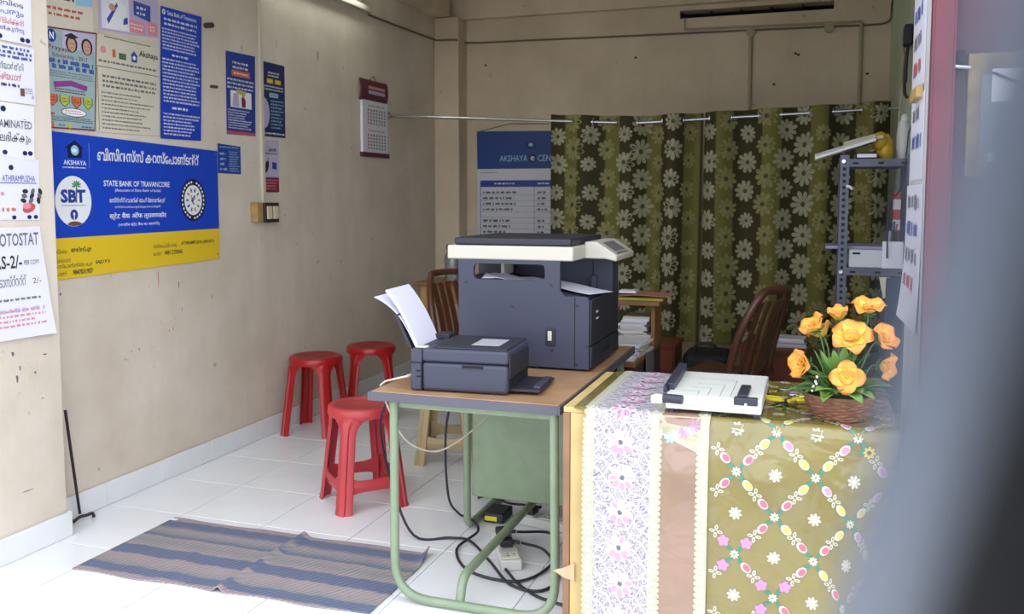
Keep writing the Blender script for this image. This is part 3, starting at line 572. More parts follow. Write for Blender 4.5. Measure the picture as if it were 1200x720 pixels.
def curtain(x0, x1, label):
    zt0, zb0 = 1.985, .43
    mb = MB(); nx = int((x1 - x0) / .01); nz = 26
    def zt(x): return rodz(x) + .045
    # arc length along the cloth, so that the print lies on the folds
    xsn = [x0 + (x1 - x0) * i / nx for i in range(nx + 1)]; arc = [0]
    for i in range(nx): arc.append(arc[-1] + (cur_pt(xsn[i + 1], 1.2, 1.95, .43) - cur_pt(xsn[i], 1.2, 1.95, .43)).length)
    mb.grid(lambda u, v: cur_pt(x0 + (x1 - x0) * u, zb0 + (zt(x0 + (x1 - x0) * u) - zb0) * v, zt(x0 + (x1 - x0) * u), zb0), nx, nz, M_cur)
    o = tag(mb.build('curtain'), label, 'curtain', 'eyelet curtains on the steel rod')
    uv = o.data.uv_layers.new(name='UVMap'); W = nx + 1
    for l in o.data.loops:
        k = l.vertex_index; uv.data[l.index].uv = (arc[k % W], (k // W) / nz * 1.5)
    def x_at(a):
        a = max(0, min(arc[-1], a)); import bisect
        i = min(nx - 1, max(0, bisect.bisect(arc, a) - 1)); return xsn[i] + (xsn[i + 1] - xsn[i]) * (a - arc[i]) / (arc[i + 1] - arc[i])
    pr = MB()
    def put(pts, m, h):
        vs = []
        for a, z in pts:
            x = x_at(a); z = max(zb0 + .002, min(zt(x) - .002, z)); q = cur_pt(x, z, zt(x), zb0)
            d = cur_pt(x + .002, z, zt(x), zb0) - cur_pt(x - .002, z, zt(x), zb0); n = Vector((d.y, -d.x, 0)).normalized(); vs.append(q + n * h)
        n_ = len(vs); pr.add(vs, [(0, i, i + 1) for i in range(1, n_ - 1)], m)
    col = 0; a = .05
    while a < arc[-1] - .03:
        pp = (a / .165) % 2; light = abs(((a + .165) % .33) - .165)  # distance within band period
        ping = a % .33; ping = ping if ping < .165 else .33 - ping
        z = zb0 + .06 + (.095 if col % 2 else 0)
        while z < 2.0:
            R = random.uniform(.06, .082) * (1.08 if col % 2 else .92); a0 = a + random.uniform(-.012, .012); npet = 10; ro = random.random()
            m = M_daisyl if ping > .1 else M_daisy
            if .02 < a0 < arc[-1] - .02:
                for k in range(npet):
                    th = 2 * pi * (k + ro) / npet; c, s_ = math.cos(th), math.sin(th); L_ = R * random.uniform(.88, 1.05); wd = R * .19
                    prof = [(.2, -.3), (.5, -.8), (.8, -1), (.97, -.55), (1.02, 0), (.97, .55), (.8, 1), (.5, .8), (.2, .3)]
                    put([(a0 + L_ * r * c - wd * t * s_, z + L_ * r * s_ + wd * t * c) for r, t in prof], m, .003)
                put([(a0 + R * .2 * math.cos(2 * pi * i / 8), z + R * .2 * math.sin(2 * pi * i / 8)) for i in range(8)], M_daisyc, .004)
            z += .19 + random.uniform(-.01, .01)
        a += .135; col += 1
    pr.build('daisy_print', o)['kind'] = 'stuff'
    # eyelets where the cloth crosses the rod
    k = math.ceil((x0 + 1.79) / (WAVE / 2) + .05)
    while -1.79 + k * WAVE / 2 < x1 - .02:
        x = -1.79 + k * WAVE / 2; e = MB(); z = rodz(x); sl = (1 if k % 2 == 0 else -1)
        d = Vector((.35, sl, 0)).normalized()
        e.tube([Vector((x, YR + .004, z)) + (d * math.cos(t) + Vector((0, 0, 1)) * math.sin(t)) * .024 for t in [2 * pi * i / 14 for i in range(14)]], .006, M_steel, 6, closed=True); e.build('eyelet', o); k += 1
    return o
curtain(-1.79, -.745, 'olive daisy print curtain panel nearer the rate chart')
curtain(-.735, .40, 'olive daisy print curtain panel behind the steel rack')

# ------------------------------------------------------------------ table with green tube frame
M_top = mat('table_laminate', (178, 140, 104), .4, var=.12, vscale=6, col2=(160, 122, 88)); M_edge = mat('dark_edge_band', (86, 84, 96), .5)
M_tube = mat('sage_green_enamel', (132, 148, 120), .35, var=.12, vscale=14)
tb = thing('work_table', (-1.115, 3.33, 0), 'wood topped work table on a sage green tube frame', 'table')
b = MB(); b.box(-1.452, -.778, 2.728, 3.942, .707, .735, M_top); b.build('table_top', tb, bevel=.004)
b = MB()
for q in ((-1.46, -1.452, 2.72, 3.95), (-.778, -.77, 2.72, 3.95), (-1.452, -.778, 2.72, 2.728), (-1.452, -.778, 3.942, 3.95)): b.box(*q, .703, .733, M_edge)
b.build('edge_band', tb, bevel=.001)
R_ = .0155
b = MB(); b.tube(fillet([(-1.376, 2.755, .706), (-1.366, 2.728, .018), (-.786, 2.728, .018), (-.80, 2.755, .706)], .13, 8), R_, M_tube, 12); b.build('front_leg_frame', tb)
b = MB(); b.tube(fillet([(-1.13, 2.745, .018), (-1.13, 2.775, .10), (-1.13, 3.84, .10)], .05, 6), .0165, M_tube, 12); b.build('foot_spine', tb)
for x in (-1.372, -.82):
    b = MB(); b.tube(fillet([(x, 3.42, .706), (x, 3.42, .018), (x, 3.88, .018), (x, 3.88, .706)], .06, 6), R_, M_tube, 12); b.build('rear_leg_frame', tb)
b = MB(); b.box(-1.352, -.842, 3.425, 3.437, .15, .700, M_tube); b.build('modesty_panel', tb, bevel=.004)
b = MB(); b.box(-1.40, -.80, 2.76, 2.785, .676, .705, M_tube); b.box(-1.40, -1.375, 2.785, 3.88, .676, .705, M_tube); b.box(-.825, -.80, 2.785, 3.88, .676, .705, M_tube); b.build('apron_rail', tb, bevel=.003)

# ------------------------------------------------------------------ photocopier
M_cop = mat('slate_plastic', (57, 59, 78), .5, bump=.05, bscale=300); M_copd = mat('dark_slate_plastic', (38, 38, 50), .5); M_ivory = mat('ivory_plastic', (196, 190, 178), .45); M_hole = mat('dark_cavity', (14, 14, 20), .8)
cp = thing('photocopier', (-1.08, 3.55, .735), 'large slate grey photocopier with ivory scanner on the table', 'photocopier')
def CY(poly, y0, y1, m, name, par=cp, bevel=0):
    b = MB(); b.prism(poly, 'y', y0, y1, m); return b.build(name, par, bevel=bevel)
Y0, Y1 = 3.29, 3.79
# near side panel with its rounded window: outer outline and window as a bridged ring
def side_panel(y0, y1, name):
    out = [(-1.353, .745), (-.82, .745), (-.82, 1.012), (-.832, 1.024), (-.915, 1.024), (-.935, 1.045), (-.935, 1.158), (-1.353, 1.158)]
    win = []
    for cx_, cz_, a0 in ((-1.012, 1.097, -90), (-1.012, 1.126, 0), (-1.272, 1.126, 90), (-1.272, 1.097, 180)):
        for k in range(4): a = math.radians(a0 + 30 * k); win.append((cx_ + .017 * math.cos(a), cz_ + .017 * math.sin(a)))
    bm = bmesh.new()
    vo = [bm.verts.new((x, y0, z)) for x, z in out]; vi = [bm.verts.new((x, y0, z)) for x, z in win]
    ed = [bm.edges.new((l[i], l[(i + 1) % len(l)])) for l in (vo, vi) for i in range(len(l))]
    bmesh.ops.triangle_fill(bm, use_beauty=True, use_dissolve=False, edges=ed)
    ext = bmesh.ops.extrude_face_region(bm, geom=bm.faces[:]); bmesh.ops.translate(bm, verts=[v for v in ext['geom'] if isinstance(v, bmesh.types.BMVert)], vec=(0, y1 - y0, 0))
    bmesh.ops.recalc_face_normals(bm, faces=bm.faces[:]); bm.verts.index_update()
    m = MB(); m.add([v.co[:] for v in bm.verts], [tuple(v.index for v in f_.verts) for f_ in bm.faces], M_cop); bm.free()
    return m.build(name, cp)
sp = side_panel(Y0, Y0 + .018, 'side_panel')
b = MB(); b.box(-1.35, -.822, Y0 + .018, Y1, .745, 1.0, M_cop); b.build('body', cp, bevel=.004)
b = MB(); b.prism([(-1.35, 1.0), (-.84, 1.0), (-.84, 1.014), (-1.33, 1.083), (-1.35, 1.083)], 'y', Y0 + .019, Y1 - .02, M_cop); b.build('output_tray', cp)
b = MB(); b.box(-1.35, -1.25, 3.50, Y1, 1.0, 1.158, M_copd); b.box(-1.25, -1.235, 3.5, 3.62, 1.08, 1.15, M_ivory); b.build('rear_housing', cp, bevel=.003)
b = MB(); b.prism([(-1.25, 1.02), (-.90, 1.03), (-.86, 1.06), (-.86, 1.158), (-1.25, 1.158)], 'y', 3.70, Y1, M_cop); b.build('far_side_panel', cp)
b = MB(); b.box(-.90, -.815, 3.68, Y1, 1.0, 1.15, M_cop); b.build('front_column', cp, bevel=.004)
b = MB(); b.box(-.905, -.88, 3.66, 3.69, 1.02, 1.075, M_cop); b.build('tray_stop', cp, bevel=.003)
# front (facing right): door and drawer
b = MB(); b.box(-.822, -.812, Y0 + .012, Y1 - .01, .835, 1.01, M_copd); b.build('front_door', cp, bevel=.003)
b = MB(); b.box(-.822, -.810, Y0 + .012, Y1 - .01, .747, .83, M_copd); dr = b.build('paper_drawer', cp, bevel=.003)
b = MB(); b.box(-.811, -.807, 3.46, 3.6, .785, .805, M_hole); b.build('drawer_grip', dr)
b = MB(); b.box(-.813, -.809, 3.375, 3.40, .955, .962, M_ivory); b.box(-.813, -.809, 3.375, 3.41, .93, .936, M_ivory); b.build('door_marking', cp)
# grooves and screws of the near side
b = MB(); b.box(-.8765, -.8735, Y0 - .0008, Y0, .748, 1.022, M_hole); b.build('panel_seam', sp); b = MB(); b.box(-.834, -.820, Y0 - .0008, Y0, .834, .837, M_hole); b.build('panel_seam', sp)
for x, z in ((-1.321, 1.068), (-.969, 1.064), (-1.128, .977), (-.865, .99), (-.868, .76), (-.965, .812)):
    b = MB(); b.tube([(x, Y0 - .002, z), (x, Y0 + .001, z)], .006, M_copd, 10); b.build('screw', sp)
b = MB(); b.box(-.99, -.952, Y0 - .006, Y0, .83, .90, M_copd); sw_ = b.build('power_switch', cp, bevel=.003)
b = MB(); b.box(-.98, -.964, Y0 - .012, Y0 - .006, .85, .888, M_ivory); b.build('rocker', sw_, bevel=.002)
# scanner
b = MB(); b.box(-1.40, -.882, Y0 - .005, Y1 + .02, 1.158, 1.213, M_ivory); b.build('scanner', cp, bevel=.006)
b = MB(); b.prism([(-.884, 1.158), (-.80, 1.158), (-.755, 1.148), (-.752, 1.172), (-.835, 1.225), (-.884, 1.225)], 'y', 3.47, Y1 + .02, M_ivory); ctl = b.build('control_panel', cp, bevel=.005)
def ctf(a, b_, h):
    t = a; return (-.835 + .083 * t + h * .53, b_, 1.225 - .053 * t + h * .85)
p = Print(ctf, .0016)
p.poly([(.12, 3.53), (.75, 3.53), (.75, 3.72), (.12, 3.72)], M_grey)
for k in range(5): p.poly([(.82, 3.52 + k * .04), (.93, 3.52 + k * .04), (.93, 3.545 + k * .04), (.82, 3.545 + k * .04)], M_copd)
p.build('keypad', ctl)['kind'] = 'stuff'
b = MB(); b.box(-1.376, -.895, Y0 + .012, Y1 + .015, 1.214, 1.243, M_copd); b.build('lid', cp, bevel=.007, seg=3)
for yy in (3.35, 3.65): b = MB(); b.box(-1.392, -1.377, yy, yy + .05, 1.20, 1.238, M_copd); b.build('hinge', cp)
for x in (-1.3, -.87):
    for yy in (3.34, 3.74): b = MB(); b.lathe([(.02, 0), (.02, .012)], (x, yy, .735), M_copd, 10); b.build('foot', cp)
# copies lying in the output tray
for k, (x0, y0, an, dz, lb) in enumerate(((-1.14, 3.45, 8, .0, 'crumpled printed sheet lying inside the copier tray window'), (-.95, 3.49, -14, .004, 'white sheet sliding out of the copier tray'))):
    b = MB(); mxm = Matrix.Translation((x0, y0, 0)) @ Matrix.Rotation(math.radians(an), 4, 'Z')
    def pf(u, v, k=k, mxm=mxm):
        q = mxm @ Vector(((u - .5) * .29, (v - .5) * .2, 0)); q.z = 1.017 + .141 * (-.84 - q.x) + .004 + dz + (.012 * math.sin(u * 6 + v * 4) ** 2 if k == 0 else .003 * math.sin(u * 4) ** 2 + .002); return q
    b.grid(pf, 10, 8, M_paperw, thick=.0015); tag(b.build('paper_sheet'), lb, 'paper')

# ------------------------------------------------------------------ inkjet printer
pr_ = thing('inkjet_printer', (-1.155, 2.93, .735), 'small slate grey inkjet printer at the front of the table', 'printer')
MXP = Matrix.Translation((-1.155, 2.93, .735)) @ Matrix.Rotation(math.radians(4), 4, 'Z')
def PB(x0, x1, y0, y1, z0, z1, m, name, par=pr_, bevel=.003, seg=2):
    b = MB(); b.box(x0, x1, y0, y1, z0, z1, m, MXP); return b.build(name, par, bevel=bevel, seg=seg)
PB(-.135, .17, -.145, .15, .004, .102, M_cop, 'body', bevel=.012, seg=3)
PB(-.135, .172, -.145, .15, .104, .150, M_cop, 'scanner_lid', bevel=.010, seg=3)
PB(-.178, -.136, -.143, .15, .004, .147, M_cop, 'rear_feeder', bevel=.005)
lid = PB(-.10, .165, -.13, .14, .149, .156, M_copd, 'lid_plate', bevel=.004)
PB(.02, .12, -.07, .07, .1555, .157, mat('label_grey', (176, 176, 186), .4), 'label', lid, 0)
PB(.01, .085, -.1475, -.144, .088, .098, M_hole, 'side_grip', bevel=.002); PB(.012, .083, -.149, -.1465, .086, .089, M_cop, 'grip_lip', bevel=.001)
PB(-.177, -.135, -.1455, -.142, .099, .102, M_hole, 'seam', bevel=0); PB(-.137, -.134, -.1465, -.143, .01, .1, M_hole, 'seam', bevel=0)
for z in (.05, .07): PB(-.155, -.13, -.1465, -.142, z, z + .004, M_hole, 'vent_slit', bevel=0)
PB(.17, .176, -.13, .13, .055, .13, M_copd, 'control_face', bevel=.002); PB(.17, .174, -.12, .12, .012, .05, M_hole, 'outlet', bevel=0)
tr_ = PB(.16, .275, -.115, .115, .010, .020, M_copd, 'output_tray', bevel=.003); PB(.245, .27, -.09, .09, .019, .028, M_cop, 'tray_stop', tr_, .002)
b = MB(); b.prism([(-.196, .142), (-.184, .142), (-.238, .26), (-.25, .26)], 'y', -.11, .11, M_copd); b.v = [tuple(MXP @ Vector(v)) for v in b.v]; b.build('paper_support', pr_)
PB(-.172, -.115, .085, .16, .147, .165, M_copd, 'edge_guide', bevel=.003); PB(-.165, -.12, -.125, -.105, .147, .155, M_ivory, 'feeder_tab', bevel=.002)
b = MB(); b.tube([MXP @ Vector(v) for v in ((-.178, -.1, .05), (-.2, -.12, .045))], .006, M_ivory, 8); b.build('cable_boot', pr_)
b = MB()
def psf(u, v):
    t = v; return MXP @ Vector((-.153 - .09 * t - .035 * t * t * t, -.105 + .21 * u, .125 + .22 * t))
b.grid(psf, 4, 12, M_paperw, thick=.008); tag(b.build('paper_stack'), 'thick sheaf of white paper standing in the small printer', 'paper')
b = MB()
b.grid(lambda u, v: MXP @ Vector((-.166 - .095 * v - .065 * v ** 4, -.106 + .21 * u, .135 + .195 * v - .012 * v ** 4)), 3, 12, M_paperw, thick=.0012); tag(b.build('paper_sheet'), 'single sheet curling away behind the sheaf in the printer', 'paper')

# ------------------------------------------------------------------ stools
def make_stool(name, m, bars, top_m):
    r = bpy.data.objects.new(name, None); COL.objects.link(r); LOC[r] = Vector((0, 0, 0))
    H_ = .46
    b = MB(); b.lathe([(.118, H_ - .045), (.155, H_ - .045), (.158, H_ - .03), (.155, H_ - .008), (.148, H_), (.128, H_ + .001), (.122, H_ - .003), (.0, H_ - .002)], (0, 0, 0), m, 32); b.build('seat', r, local=True)
    if top_m is not None:
        p = Print(lambda a, b_, h: (a, b_, H_ - .0018 + h), 0)
        for i in range(-6, 7):
            for j in range(-6, 7):
                x, y = (i + .5 * (j % 2)) * .018, j * .016
                if x * x + y * y < .0125: p.ell(x, y, .005, .005, top_m, 0, 6)
        p.build('dot_pattern', r, local=True)['kind'] = 'stuff'
    for k in range(4):
        an = pi / 2 * k + pi / 4; c, s_ = math.cos(an), math.sin(an); loops = []
        for z in (.0, .02, .1, .2, .3, .345, .375, .395, .412, .425, .44):
            t = 1 - z / .44; rad = .150 + .062 * t; wd = .037 + .004 * t
            if z > .34: wd += .075 * ((z - .34) / .1) ** 2.2
            if z < .01: rad += .004
            lp = []
            for a, dr in ((-1, -.016), (-.62, -.002), (-.4, -.001), (-.3, .007), (.3, .007), (.4, -.001), (.62, -.002), (1, -.016)):
                tn = a * wd; curve = 0 if z < .34 else -(tn * tn) / (2 * .15) * min(1, (z - .34) / .08)
                lp.append((rad + dr * min(1, (.46 - z) / .06) + curve, tn))
            lp += [(rr - .008, tn * .96) for rr, tn in reversed(lp)]
            loops.append([(rr * c - tn * s_, rr * s_ + tn * c, z) for rr, tn in lp])
        b = MB(); b.loft(loops, m); b.build('leg', r, local=True)
    if bars:
        for k in range(4):
            a0 = pi / 2 * k + pi / 4; a1 = a0 + pi / 2; rr = .195
            A = Vector((rr * math.cos(a0), rr * math.sin(a0), 0)); B = Vector((rr * math.cos(a1), rr * math.sin(a1), 0)); n = Vector((math.cos(a0 + pi / 4), math.sin(a0 + pi / 4), 0)); loops = []
            for i in range(11):
                t = i / 10; q = A.lerp(B, .06 + .88 * t); e = abs(2 * t - 1); h0 = .092 - .022 * e ** 4; h1 = .142 + .03 * e ** 4; bow = n * (.012 * (1 - e * e))
                loops.append([q + bow + Vector((0, 0, h0)), q + bow + n * .006 + Vector((0, 0, (h0 + h1) / 2)), q + bow + Vector((0, 0, h1)), q + bow - n * .008 + Vector((0, 0, h1)), q + bow - n * .008 + Vector((0, 0, h0))])
            b = MB(); b.loft(loops, m, True, False); b.build('crossbar', r, local=True)
    return r
M_sred = mat('red_plastic_faded', (186, 56, 62), .38, var=.12, vscale=5); M_sred2 = mat('red_plastic', (172, 26, 26), .3, var=.1, vscale=5); M_sdot = mat('dark_red_dots', (150, 20, 24), .5); M_beige = mat('beige_plastic', (186, 164, 122), .45, var=.1)
s1 = make_stool('plastic_stool', M_sred, True, None); s1.location = (-1.965, 3.61, 0); s1.rotation_euler.z = math.radians(45 + 2); tag(s1, 'faded red plastic stool with crossbars nearest the work table', 'stool', 'red plastic stools')
s2 = make_stool('plastic_stool', M_sred2, False, M_sdot); s2.location = (-2.835, 4.64, 0); s2.rotation_euler.z = math.radians(6); tag(s2, 'bright red stool with dotted seat standing nearest the left wall', 'stool', 'red plastic stools')
s3 = copy_tree(s2); s3.location = (-2.70, 5.09, 0); s3.rotation_euler.z = math.radians(28); tag(s3, 'bright red stool farthest back, half hidden behind another red stool', 'stool', 'red plastic stools')
s4 = make_stool('plastic_stool', M_beige, True, None); s4.location = (-1.86, 4.38, 0); s4.rotation_euler.z = math.radians(14); tag(s4, 'beige plastic stool behind the table leg', 'stool')

# ------------------------------------------------------------------ counter, cloth and runner
M_ply = mat('pale_plywood', (206, 178, 118), .55, var=.14, vscale=9); M_plyd = mat('brown_plywood', (150, 108, 82), .6, var=.2, vscale=8)
ct = thing('counter', (-.26, 2.92, 0), 'low plywood counter under the flowered cloth', 'counter')
b = MB(); b.box(-.735, .205, 2.635, 3.225, .738, .756, M_ply); b.build('top_board', ct, bevel=.002)
b = MB(); b.box(-.712, .195, 2.632, 2.648, .01, .738, M_ply); b.build('front_panel', ct, bevel=.002)
b = MB(); b.box(-.735, -.713, 2.63, 3.22, 0, .738, M_plyd); b.build('side_panel', ct, bevel=.002)
b = MB(); b.box(.180, .2, 2.65, 3.22, 0, .738, M_plyd); b.build('side_panel', ct, bevel=.002)
b = MB(); b.grid(lambda u, v: (-.77 + .075 * u, 2.622 + .004 * math.sin(9 * u) + .012 * (1 - u), .205 + .06 * v * (.35 + .65 * u) + .022 * (1 - u) * (1 - v)), 8, 5, mat('torn_tape', (196, 168, 132), .35), thick=.001); b.build('torn_tape', ct)
TOPZ = .760
def cloth(x, s_, h=0, amp=1):
    """s_ runs from the back edge over the top and down the front"""
    r = .02; flat = .585
    if s_ < flat: return Vector((x, 3.222 - s_, TOPZ + h))
    a = (s_ - flat) / r
    if a < pi / 2: return Vector((x, 3.222 - flat - (r + h) * math.sin(a), TOPZ - r + (r + h) * math.cos(a)))
    d = s_ - flat - r * pi / 2
    k = min(1, d / .15) * amp
    rt = max(0, (x + .02) / .22)
    fold = .010 * k * math.sin(9 * (x + .35 * d)) + .006 * k * math.sin(23 * x + 6 * d) + .03 * rt * rt * k * math.sin(16 * (x + .9 * d) + 1) * (.4 + d)
    xx = x - .16 * rt ** 2 * d * amp
    return Vector((xx, 3.222 - flat - r - h - .010 * amp - .012 * k + fold * .8 - .02 * d * amp, TOPZ - r - d))
S_END = 1.30
def plastic(name, c, rough=.16):
    m = mat(name, c, rough, var=.18, vscale=3.5, spec=.7, coat=.5); nt = m.node_tree; b_ = nt.nodes['Principled BSDF']
    tc = nt.nodes.new('ShaderNodeTexCoord'); n = nt.nodes.new('ShaderNodeTexNoise'); n.inputs['Scale'].default_value = 7; n.inputs['Distortion'].default_value = 1.2
    bp = nt.nodes.new('ShaderNodeBump'); bp.inputs['Strength'].default_value = .5; bp.inputs['Distance'].default_value = .02
    nt.links.new(tc.outputs['Object'], n.inputs[0]); nt.links.new(n.outputs[0], bp.inputs['Height']); nt.links.new(bp.outputs[0], b_.inputs['Normal']); return m
M_gold = plastic('olive_gold_oilcloth', (132, 118, 62))
b = MB(); XA, XB = -.70, .222
b.grid(lambda u, v: cloth(XA + (XB - XA) * u if (v * S_END) < .6 else max(-.40, XA) + (XB - max(-.40, XA)) * u if v * S_END > .64 else XA + (.3 * (v * S_END - .6) / .04) * 1 + (XB - XA - .3 * (v * S_END - .6) / .04) * u, v * S_END), 90, 120, M_gold, thick=-.0015)
cl = tag(b.build('tablecloth'), 'shiny olive gold flowered cloth draped over the counter', 'tablecloth')
class CPrint(MB):
    def put(s, pts, m, lift):
        vs = [cloth(x, q, lift) for x, q in pts]; n = len(vs)
        return s.add(vs, [tuple(range(n))] if n < 5 else [(0, i, i + 1) for i in range(1, n - 1)], m)
    def ell(s, x, q, ra, rb, m, lift, rot=0, n=10):
        c, d = math.cos(rot), math.sin(rot)
        return s.put([(x + ra * math.cos(2 * pi * i / n) * c - rb * math.sin(2 * pi * i / n) * d, q + ra * math.cos(2 * pi * i / n) * d + rb * math.sin(2 * pi * i / n) * c) for i in range(n)], m, lift)
    def bar(s, x0, q0, x1, q1, w_, m, lift):
        dx, dq = x1 - x0, q1 - q0; l = math.hypot(dx, dq); nx, nq = -dq / l * w_ / 2, dx / l * w_ / 2
        k = max(1, int(l / .03)); 
        for i in range(k):
            a, c = i / k, (i + 1) / k
            s.put([(x0 + dx * a + nx, q0 + dq * a + nq), (x0 + dx * c + nx, q0 + dq * c + nq), (x0 + dx * c - nx, q0 + dq * c - nq), (x0 + dx * a - nx, q0 + dq * a - nq)], m, lift)
M_lil = mat('print_lilac', (186, 134, 180), .4); M_rose = mat('print_rose', (204, 100, 130), .4); M_lem = mat('print_lemon', (202, 190, 92), .4); M_teal = mat('print_teal', (60, 130, 110), .4); M_wh = mat('print_chalk', (208, 204, 190), .35)
c_ = CPrint(); L0 = .0016
def snow(x, q, r):
    for k in range(4):
        a = pi / 4 * k + .2; c_.bar(x - r * math.cos(a), q - r * math.sin(a), x + r * math.cos(a), q + r * math.sin(a), .005, M_wh, L0)
    for k in range(8):
        a = pi / 4 * k + .2; c_.ell(x + r * .8 * math.cos(a), q + r * .8 * math.sin(a), .006, .004, M_wh, L0 + .0002, a, 6)
def flor4(x, q, r, m):
    for k in range(4): a = pi / 2 * k + pi / 4; c_.ell(x + r * math.cos(a) * .6, q + r * math.sin(a) * .6, r * .5, r * .3, m, L0, a, 8)
    c_.ell(x, q, r * .2, r * .2, M_lem, L0 + .0004, 0, 6)
def sunf(x, q, r):
    for k in range(8): a = pi / 4 * k; c_.ell(x + r * math.cos(a) * .65, q + r * math.sin(a) * .65, r * .38, r * .24, M_lem, L0, a, 7)
    c_.ell(x, q, r * .38, r * .38, M_brn, L0 + .0004, 0, 8)
def tulip(x, q, an, m):
    c_.ell(x, q, .017, .011, m, L0, an); c_.ell(x + .010 * math.cos(an), q + .010 * math.sin(an), .005, .009, M_wh, L0 + .0002, an, 8)
    c_.ell(x - .026 * math.cos(an + .4), q - .026 * math.sin(an + .4), .014, .005, M_teal, L0, an + .6, 8)
DX, DS = .108, .12
def inb(x, q): return -.268 < x < .205 and .02 < q < S_END - .03
def flor_open(x, q, r):
    for k in range(4):
        a = pi / 2 * k + .15; c_.ell(x + r * math.cos(a) * .62, q + r * math.sin(a) * .62, r * .48, r * .27, M_wh, L0, a, 8); c_.ell(x + r * math.cos(a) * .66, q + r * math.sin(a) * .66, r * .26, r * .12, M_gold, L0 + .0003, a, 7)
def bloom(x, q, an, k):
    k %= 5
    if k == 0: sunf(x, q, .017); c_.ell(x - .02, q, .011, .006, M_teal, L0, an + .8, 7)
    elif k == 1:
        for i in range(5): a = 2 * pi * i / 5 + an; c_.ell(x + .008 * math.cos(a), q + .008 * math.sin(a), .010, .008, M_lil, L0 + .0001 * i, a, 8)
    else:
        c_.ell(x, q, .018, .012, M_wh, L0, an); c_.ell(x + .002, q, .013, .009, (M_rose, M_rose, M_rose, M_lem, M_lil)[k], L0 + .0003, an)
for i in range(-2, 5):
    for j in range(-6, 8):
        x = -.10 + DX * i; q = .62 + DS * j
        if (i + j) % 2:
            if inb(x, q):
                snow(x, q, .017)
                for k in range(4):
                    a = pi / 2 * k + .2; px_, pq_ = x + .012 * math.cos(a), q + .012 * math.sin(a); c_.bar(px_ - .005 * math.sin(a), pq_ + .005 * math.cos(a), px_ + .005 * math.sin(a), pq_ - .005 * math.cos(a), .003, M_wh, L0 + .0002)
            continue
        if inb(x, q):
            for k in range(8): a = pi / 4 * k; c_.ell(x + .008 * math.cos(a), q + .008 * math.sin(a), .006, .003, M_wh, L0 + .0002, a, 6)
        for ex, eq in ((DX, DS), (-DX, DS)):
            an = math.atan2(eq, ex)
            for t, kd in ((.14, 'leaf'), (.30, 'b'), (.5, 'f'), (.70, 'b'), (.87, 'leaf')):
                X_, Q_ = x + ex * t, q + eq * t
                if not inb(X_, Q_): continue
                if kd == 'leaf': c_.ell(X_, Q_, .012, .005, M_teal, L0, an + (.5 if t < .5 else -.4), 7)
                elif kd == 'f': flor_open(X_, Q_, .018)
                else: bloom(X_, Q_, an, i * 3 + j * 2 + (1 if ex > 0 else 0) + int(t * 10))
c_.build('flower_print', cl)['kind'] = 'stuff'

rn = thing('table_runner', (-.47, 2.9, .06), 'lace and clear plastic runner hanging over the left end of the counter', 'table runner')
def ru(x, s_, h=0): return cloth(x, s_, h + .003) + Vector((0, -.003 if s_ > .6 else 0, 0))
def strip(x0, x1, m, name, h=0, nx=8, s0=.0, s1=S_END, sub=None):
    b = MB(); b.grid(lambda u, v: ru(x0 + (x1 - x0) * u, s0 + (s1 - s0) * v, h), nx, 120, m, thick=-.001); return b.build(name, rn)
M_lace = mat('lace_ground', (206, 200, 208), .5, var=.5, vscale=260, col2=(112, 92, 110)); M_lacew = mat('lace_white', (212, 208, 216), .5); M_trim = mat('cream_lace_trim', (188, 184, 162), .5, var=.1, vscale=60); M_lp = mat('lace_pink', (206, 150, 184), .5); M_mag = mat('lace_magenta', (196, 100, 164), .5)
M_plb = plastic('clear_plastic_over_brown', (150, 120, 100), .12)
lb_ = strip(-.632, -.448, M_lace, 'lace_band')
pn = strip(-.436, -.310, M_plb, 'plastic_panel')
def scallop(x, dirn, name):
    b = MB(); n = 74; q = 0; st = S_END / n
    b.grid(lambda u, v: ru(x - .013 + .026 * u, S_END * v, .0008), 3, 120, M_trim, thick=-.001)
    o = b.build(name, rn); k = MB()
    for i in range(n):
        qc = (i + .5) * st; xc = x + dirn * .013
        vs = [ru(xc + dirn * .010 * math.cos(t), qc + st * .5 * math.sin(t), .0010) for t in [(-pi / 2 + pi * j / 6) for j in range(7)]]
        k.add(vs, [(0, j, j + 1) for j in range(1, 6)], M_trim)
        k.add([ru(x + .006 * math.cos(2 * pi * j / 6), qc + .006 * math.sin(2 * pi * j / 6), .0022) for j in range(6)], [tuple(range(6))], M_lacew)
    k.build('scalloped_edge', o)['kind'] = 'stuff'
scallop(-.641, -1, 'lace_trim'); scallop(-.445, 1, 'lace_trim'); scallop(-.300, -1, 'lace_trim')
lw = MB()
def rbar(pts, w_, m, h):
    for (x0, q0), (x1, q1) in zip(pts, pts[1:]):
        dx, dq = x1 - x0, q1 - q0; l = math.hypot(dx, dq); nx, nq = -dq / l * w_ / 2, dx / l * w_ / 2
        lw.add([ru(x0 + nx, q0 + nq, h), ru(x1 + nx, q1 + nq, h), ru(x1 - nx, q1 - nq, h), ru(x0 - nx, q0 - nq, h)], [(0, 1, 2, 3)], m)
for i in range(-6, 40):
    for sg in (1, -1):
        pts = []
        for k in range(19):
            t = k / 18; x = -.630 + .180 * t; q = .045 * i + sg * (.16 * t) + .009 * math.sin(t * 20 + i * 2)
            if 0.004 < q < S_END - .004: pts.append((x, q))
        if len(pts) > 1: rbar(pts, .0052 if sg > 0 else .0034, M_lacew, .0016)
def rell(x, q, ra, rb, m, h, rot, n=8):
    c, d = math.cos(rot), math.sin(rot); lw.add([ru(x + ra * math.cos(2 * pi * i / n) * c - rb * math.sin(2 * pi * i / n) * d, q + ra * math.cos(2 * pi * i / n) * d + rb * math.sin(2 * pi * i / n) * c, h) for i in range(n)], [(0, k, k + 1) for k in range(1, n - 1)], m)
random.seed(11)
